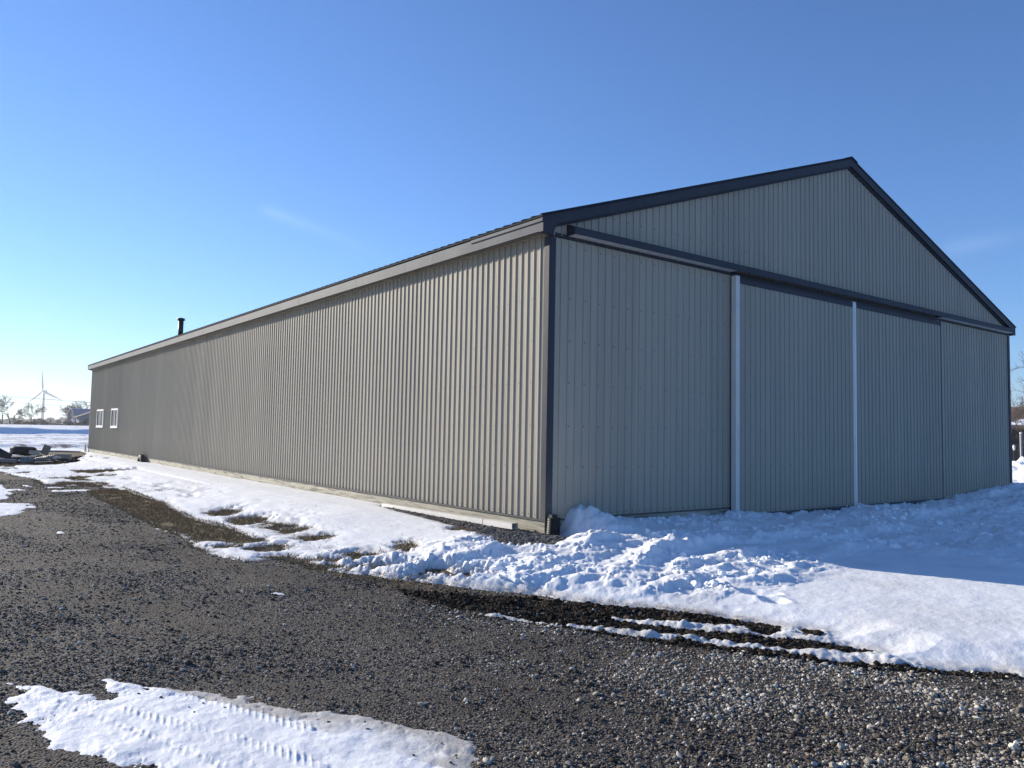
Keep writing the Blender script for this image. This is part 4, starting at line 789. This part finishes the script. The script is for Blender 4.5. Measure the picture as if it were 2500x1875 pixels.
for an in (-6,113,-127):
    a=math.radians(an); dr=rt*math.sin(a)+Vector((0,0,1))*math.cos(a); ch=ax.cross(dr); q=MB(); vs=[];prof=[(0,1.2,1.1),(4,1.2,1.0),(9,2.6,.55),(20,2.1,.4),(35,1.3,.25),(48,.4,.1)]
    for s_,w_,t_ in prof:
        c=hc+dr*s_
        for k in range(8): g_=2*math.pi*k/8; vs.append(c+ch*(w_*math.cos(g_)*(1 if s_<6 else 1))+ax*(t_*math.sin(g_)))
    fs=[(i*8+k,i*8+(k+1)%8,(i+1)*8+(k+1)%8,(i+1)*8+k) for i in range(5) for k in range(8)]+[tuple(range(40,48))]
    q.add(vs,fs); q.build('blade',M_turb,t,True)
# overhead wires with their poles
M_wire=simple('wire',(.10,.10,.11),.6)
polesL,polesR=AT(-420,330,1035),AT(520,300,1035)
for (pa,lab) in ((polesL,'wooden utility pole left of the bare trees carrying the wires'),(polesR,'wooden utility pole behind the shed carrying the wires')):
    mb=MB(); mb.tube([(0,0,-.5),(0,0,12.6)],[.18,.12],8); o=empty('utility_pole',(pa.x,pa.y,float(H(pa.x,pa.y)))); tag(o,lab,'utility pole'); mb.build('pole',M_bark,o); mb=MB(); mb.box((-1.2,-.06,12.0),(1.2,.06,12.2)); mb.build('crossarm',M_bark,o)
for i,(y0,y1) in enumerate(((968.5,985),(971.5,983.2),(984,995))):
    a=AT(-420,330,y0-30*0); b=AT(520,300,y1); pts=[]
    # image heights are given at columns 0 and 215: extend them to the poles
    za=AT(0,323,y0).z; zb=AT(215,311,y1).z; slope=(zb-za)/215
    for k in range(13):
        u=k/12; x_=a.x+(b.x-a.x)*u; y_=a.y+(b.y-a.y)*u; col_=-420+940*u; pts.append((x_,y_,za+slope*col_+.0*u))
    mb=MB(); mb.tube(pts,.055,4); o=mb.build('power_line',M_wire); tag(o,('upper','second','lowest')[i]+' overhead wire crossing the sky behind the turbine tower','wire','overhead wires')
# far wood on the skyline
def wood(name,pxa,pxb,D,h,n,m):
    vs=[];rs=np.random.default_rng(9)
    px=rs.uniform(pxa,pxb,n); hh=h*(.55+.45*fbm(px*.08,px*0,4,801))*rs.random(n)**.6; q=MB()
    for a,b in zip(px,hh):
        p=AT(a,D+rs.uniform(-20,60),1035); w=rs.uniform(.4,1.3); z=1.0+b
        R,_=basis(a,D); t=rs.uniform(-1,1)
        q.add([(p.x-R.x*w,p.y-R.y*w,z-w),(p.x+R.x*w,p.y+R.y*w,z-w),(p.x+R.x*t*w,p.y+R.y*t*w,z+w)],[(0,1,2)])
    return tag(q.build(name,m),kind='stuff')
wood('far_wood',-500,420,1300,13,9000,M_bark)
# ------------------------------------------------------------------ right edge
pr=AT(2497,36,1160); R,A=basis(2497,36)
def heap(c,rx,ry,h,seed):
    n=90; g=np.linspace(-1.15,1.15,n); U,V=np.meshgrid(g,g); r=np.hypot(U,V); z=h*np.clip(1-r**2,-.25,1)*(.75+.4*fbm(U*2+seed,V*2,4,seed))+.10*np.abs(fbm(U*6,V*6,4,seed+2))*h*2-.05
    Xw=c[0]+R.x*U*rx+A.x*V*ry; Yw=c[1]+R.y*U*rx+A.y*V*ry
    vs=np.stack([Xw,Yw,H(Xw,Yw)+.05+z],-1).reshape(-1,3); i=np.arange(n*n).reshape(n,n); fs=np.stack([i[:-1,:-1],i[:-1,1:],i[1:,1:],i[1:,:-1]],-1).reshape(-1,4)
    me=bpy.data.meshes.new('snow_pile'); me.from_pydata(vs.tolist(),[],fs.tolist()); me.polygons.foreach_set('use_smooth',[True]*len(fs)); me.materials.append(M_crumb); o=link(bpy.data.objects.new('snow_pile',me)); return tag(o,kind='structure')
heap((pr.x+R.x*.9,pr.y+R.y*.9),2.6,1.6,1.12,3)
bare_tree(2523,45,7.3,'many branched bare tree at the right frame edge behind the snow pile',77,r=.10,m=M_barkr,nmax=7,spread=.8,first=.13,minr=.0045)
bare_tree(2506,58,5.0,'lower twiggy tree at the right edge before the brown roofed house',78,r=.06,m=M_barkr,nmax=7,spread=.95,first=.12,minr=.0045)
hb=bpy.data.objects.new('brown_roofed_house',None); link(hb); hb.matrix_world=frame_M(2497,72,-.1); tag(hb,'dark house with brown shingle roof beyond the right end of the shed','house')
M_bh=simple('brown_shingles',(.12,.085,.07),.9,var=.25,sc=3); M_bw=simple('dark_brick',(.05,.04,.038),.85,var=.3,sc=4)
mb=MB(); mb.prism([(-7,0,-.3),(-7,7,-.3),(-7,7,2.9),(-7,3.5,4.2),(-7,0,2.9)],(20,0,0)); mb.build('wall',M_bw,hb)
for s_ in (0,1):
    mb=MB(); yy=(-.5,3.5) if s_==0 else (7.5,3.5); mb.prism([(-7.4,yy[0],2.72),(-7.4,yy[1],4.42),(-7.4,yy[1],4.3),(-7.4,yy[0],2.6)],(20.8,0,0)); mb.build('roof',M_bh,hb)
mb=MB(); mb.prism([(-1.2,-.35,2.86),(6.4,-.35,2.86),(5.9,1.0,3.43),(-.2,.7,3.31)],(0,0,.06)); mb.build('roof_snow',M_crumb,hb)
mb=MB(); mb.box((-1.5,-.06,.0),(3.4,-.002,2.2)); mb.build('garage_door',M_black,hb)
mb=MB(); mb.box((-6.5,-.05,.0),(-2.1,-.002,.9)); mb.build('window',M_glass,hb)
p=AT(2491.5,41,1035); o=empty('lamp_post',(p.x,p.y,float(H(p.x,p.y)))); tag(o,'slim grey post rising from the snow pile at the right frame edge','post')
mb=MB(); mb.tube([(0,0,-.1),(0,0,1.95)],.045,8); mb.build('pole',simple('grey_post',(.30,.31,.33),.5),o); mb=MB(); mb.lathe([(0,1.95),(.06,1.95),(.04,2.0),(0,2.02)],10); mb.build('post_cap',M_white,o)
p=AT(2475.5,50,1093); mb=MB(); mb.tube([(0,0,-.16),(0,0,-.05),(0,0,.09),(0,0,.16)],[.02,.06,.065,.02],10); o=mb.build('white_ball',M_white,None,True); o.location=(p.x,p.y,p.z); tag(o,'small round white lantern before the dark garage at the right','lantern')
mb=MB(); mb.tube([(p.x,p.y,float(H(p.x,p.y))-.1),(p.x,p.y,p.z-.15)],.03,6); q=mb.build('lantern_stand',M_black); q.parent=o; q.matrix_parent_inverse=o.matrix_world.inverted() if False else Matrix.Translation((-p.x,-p.y,-p.z))
# ------------------------------------------------------------------ light, air, camera
EL=math.radians(18); AZ=math.atan2(-.354,.935)   # toward the sun: behind and left of the shed
sd_=Vector((math.sin(AZ)*math.cos(EL),math.cos(AZ)*math.cos(EL),math.sin(EL)))
sl=bpy.data.lights.new('sun','SUN'); sl.energy=5.0; sl.angle=math.radians(.53); sl.color=(1,.91,.76); so=link(bpy.data.objects.new('sun',sl)); so.rotation_euler=sd_.to_track_quat('Z','Y').to_euler()
w=bpy.data.worlds.new('World'); scene.world=w; w.use_nodes=True; nt=w.node_tree; bg=nt.nodes['Background']; sky=nt.nodes.new('ShaderNodeTexSky'); sky.sky_type='NISHITA'; sky.sun_disc=False
sky.sun_elevation=EL; sky.sun_rotation=AZ; sky.altitude=200; sky.air_density=1.0; sky.dust_density=0; sky.ozone_density=7.5
# two faint contrails high up, as directions in the sky
tc_=nt.nodes.new('ShaderNodeTexCoord')
def streak(d0,d1,width,amt):
    d0=Vector(d0).normalized(); d1=Vector(d1).normalized(); nrm=d0.cross(d1).normalized(); along=(d1-d0).normalized(); c0=d0.dot(along); c1=d1.dot(along)
    def dot(v):
        n=nt.nodes.new('ShaderNodeVectorMath'); n.operation='DOT_PRODUCT'; n.inputs[1].default_value=v; nt.links.new(tc_.outputs['Generated'],n.inputs[0]); return n.outputs['Value']
    def M(op,a,b=None,c=None):
        n=nt.nodes.new('ShaderNodeMath'); n.operation=op
        for i,q in enumerate((a,b,c)):
            if q is None: continue
            if isinstance(q,(int,float)): n.inputs[i].default_value=q
            else: nt.links.new(q,n.inputs[i])
        return n.outputs[0]
    g_=M('DIVIDE',dot(nrm),width); g_=M('EXPONENT',M('MULTIPLY',M('MULTIPLY',g_,g_),-1.))
    a=dot(along); mr=nt.nodes.new('ShaderNodeMapRange'); mr.interpolation_type='SMOOTHSTEP'; mr.inputs['From Min'].default_value=c0-.01; mr.inputs['From Max'].default_value=c0+.02; nt.links.new(a,mr.inputs['Value'])
    m2=nt.nodes.new('ShaderNodeMapRange'); m2.interpolation_type='SMOOTHSTEP'; m2.inputs['From Min'].default_value=c1; m2.inputs['From Max'].default_value=c0+.03; nt.links.new(a,m2.inputs['Value'])
    nz=nt.nodes.new('ShaderNodeTexNoise'); nz.inputs['Scale'].default_value=9; nt.links.new(tc_.outputs['Generated'],nz.inputs['Vector'])
    return M('MULTIPLY',M('MULTIPLY',M('MULTIPLY',g_,mr.outputs[0]),m2.outputs[0]),M('MULTIPLY',nz.outputs['Fac'],amt))
def dirpx(px,py): return tuple(RM@np.array([(px-1250)/1902.,(py-937.5)/1902.,1.]))
s1=streak(dirpx(630,505),dirpx(1010,650),.007,.09); s2=streak(dirpx(2290,612),dirpx(2640,545),.009,.06)
ad=nt.nodes.new('ShaderNodeMath'); nt.links.new(s1,ad.inputs[0]); nt.links.new(s2,ad.inputs[1])
mx=nt.nodes.new('ShaderNodeMix'); mx.data_type='RGBA'; nt.links.new(ad.outputs[0],mx.inputs[0]); nt.links.new(sky.outputs[0],mx.inputs[6]); mx.inputs[7].default_value=(9,9.5,10,1)
nt.links.new(mix(nt,1.,mx.outputs[2],(.94,.945,.995),'MULTIPLY'),bg.inputs['Color']); bg.inputs['Strength'].default_value=.112
HAZE=True
if HAZE:
    mb=MB(); mb.box((-3200,-900,-1.6),(3200,3200,121)); m=bpy.data.materials.new('haze'); m.use_nodes=True; nt=m.node_tree; nt.nodes.remove(nt.nodes['Principled BSDF']); pv=nt.nodes.new('ShaderNodeVolumePrincipled'); pv.inputs['Density'].default_value=.00022; pv.inputs['Color'].default_value=(.93,.96,1,1); pv.inputs['Anisotropy'].default_value=.3
    nt.links.new(pv.outputs[0],nt.nodes['Material Output'].inputs['Volume']); tag(mb.build('haze',m),kind='stuff')
cam=bpy.data.cameras.new('camera'); co=link(bpy.data.objects.new('camera',cam)); cam.sensor_width=36; cam.lens=1902/2500*36; cam.clip_end=20000; cam.clip_start=.05
co.matrix_world=Matrix(((RM[0][0],-RM[0][1],-RM[0][2],CAM[0]),(RM[1][0],-RM[1][1],-RM[1][2],CAM[1]),(RM[2][0],-RM[2][1],-RM[2][2],CAM[2]),(0,0,0,1)))
scene.camera=co
scene.view_settings.view_transform='Standard'; scene.view_settings.look='None'; scene.view_settings.exposure=.76; scene.view_settings.gamma=1
scene.cycles.volume_bounces=0; scene.cycles.max_bounces=6
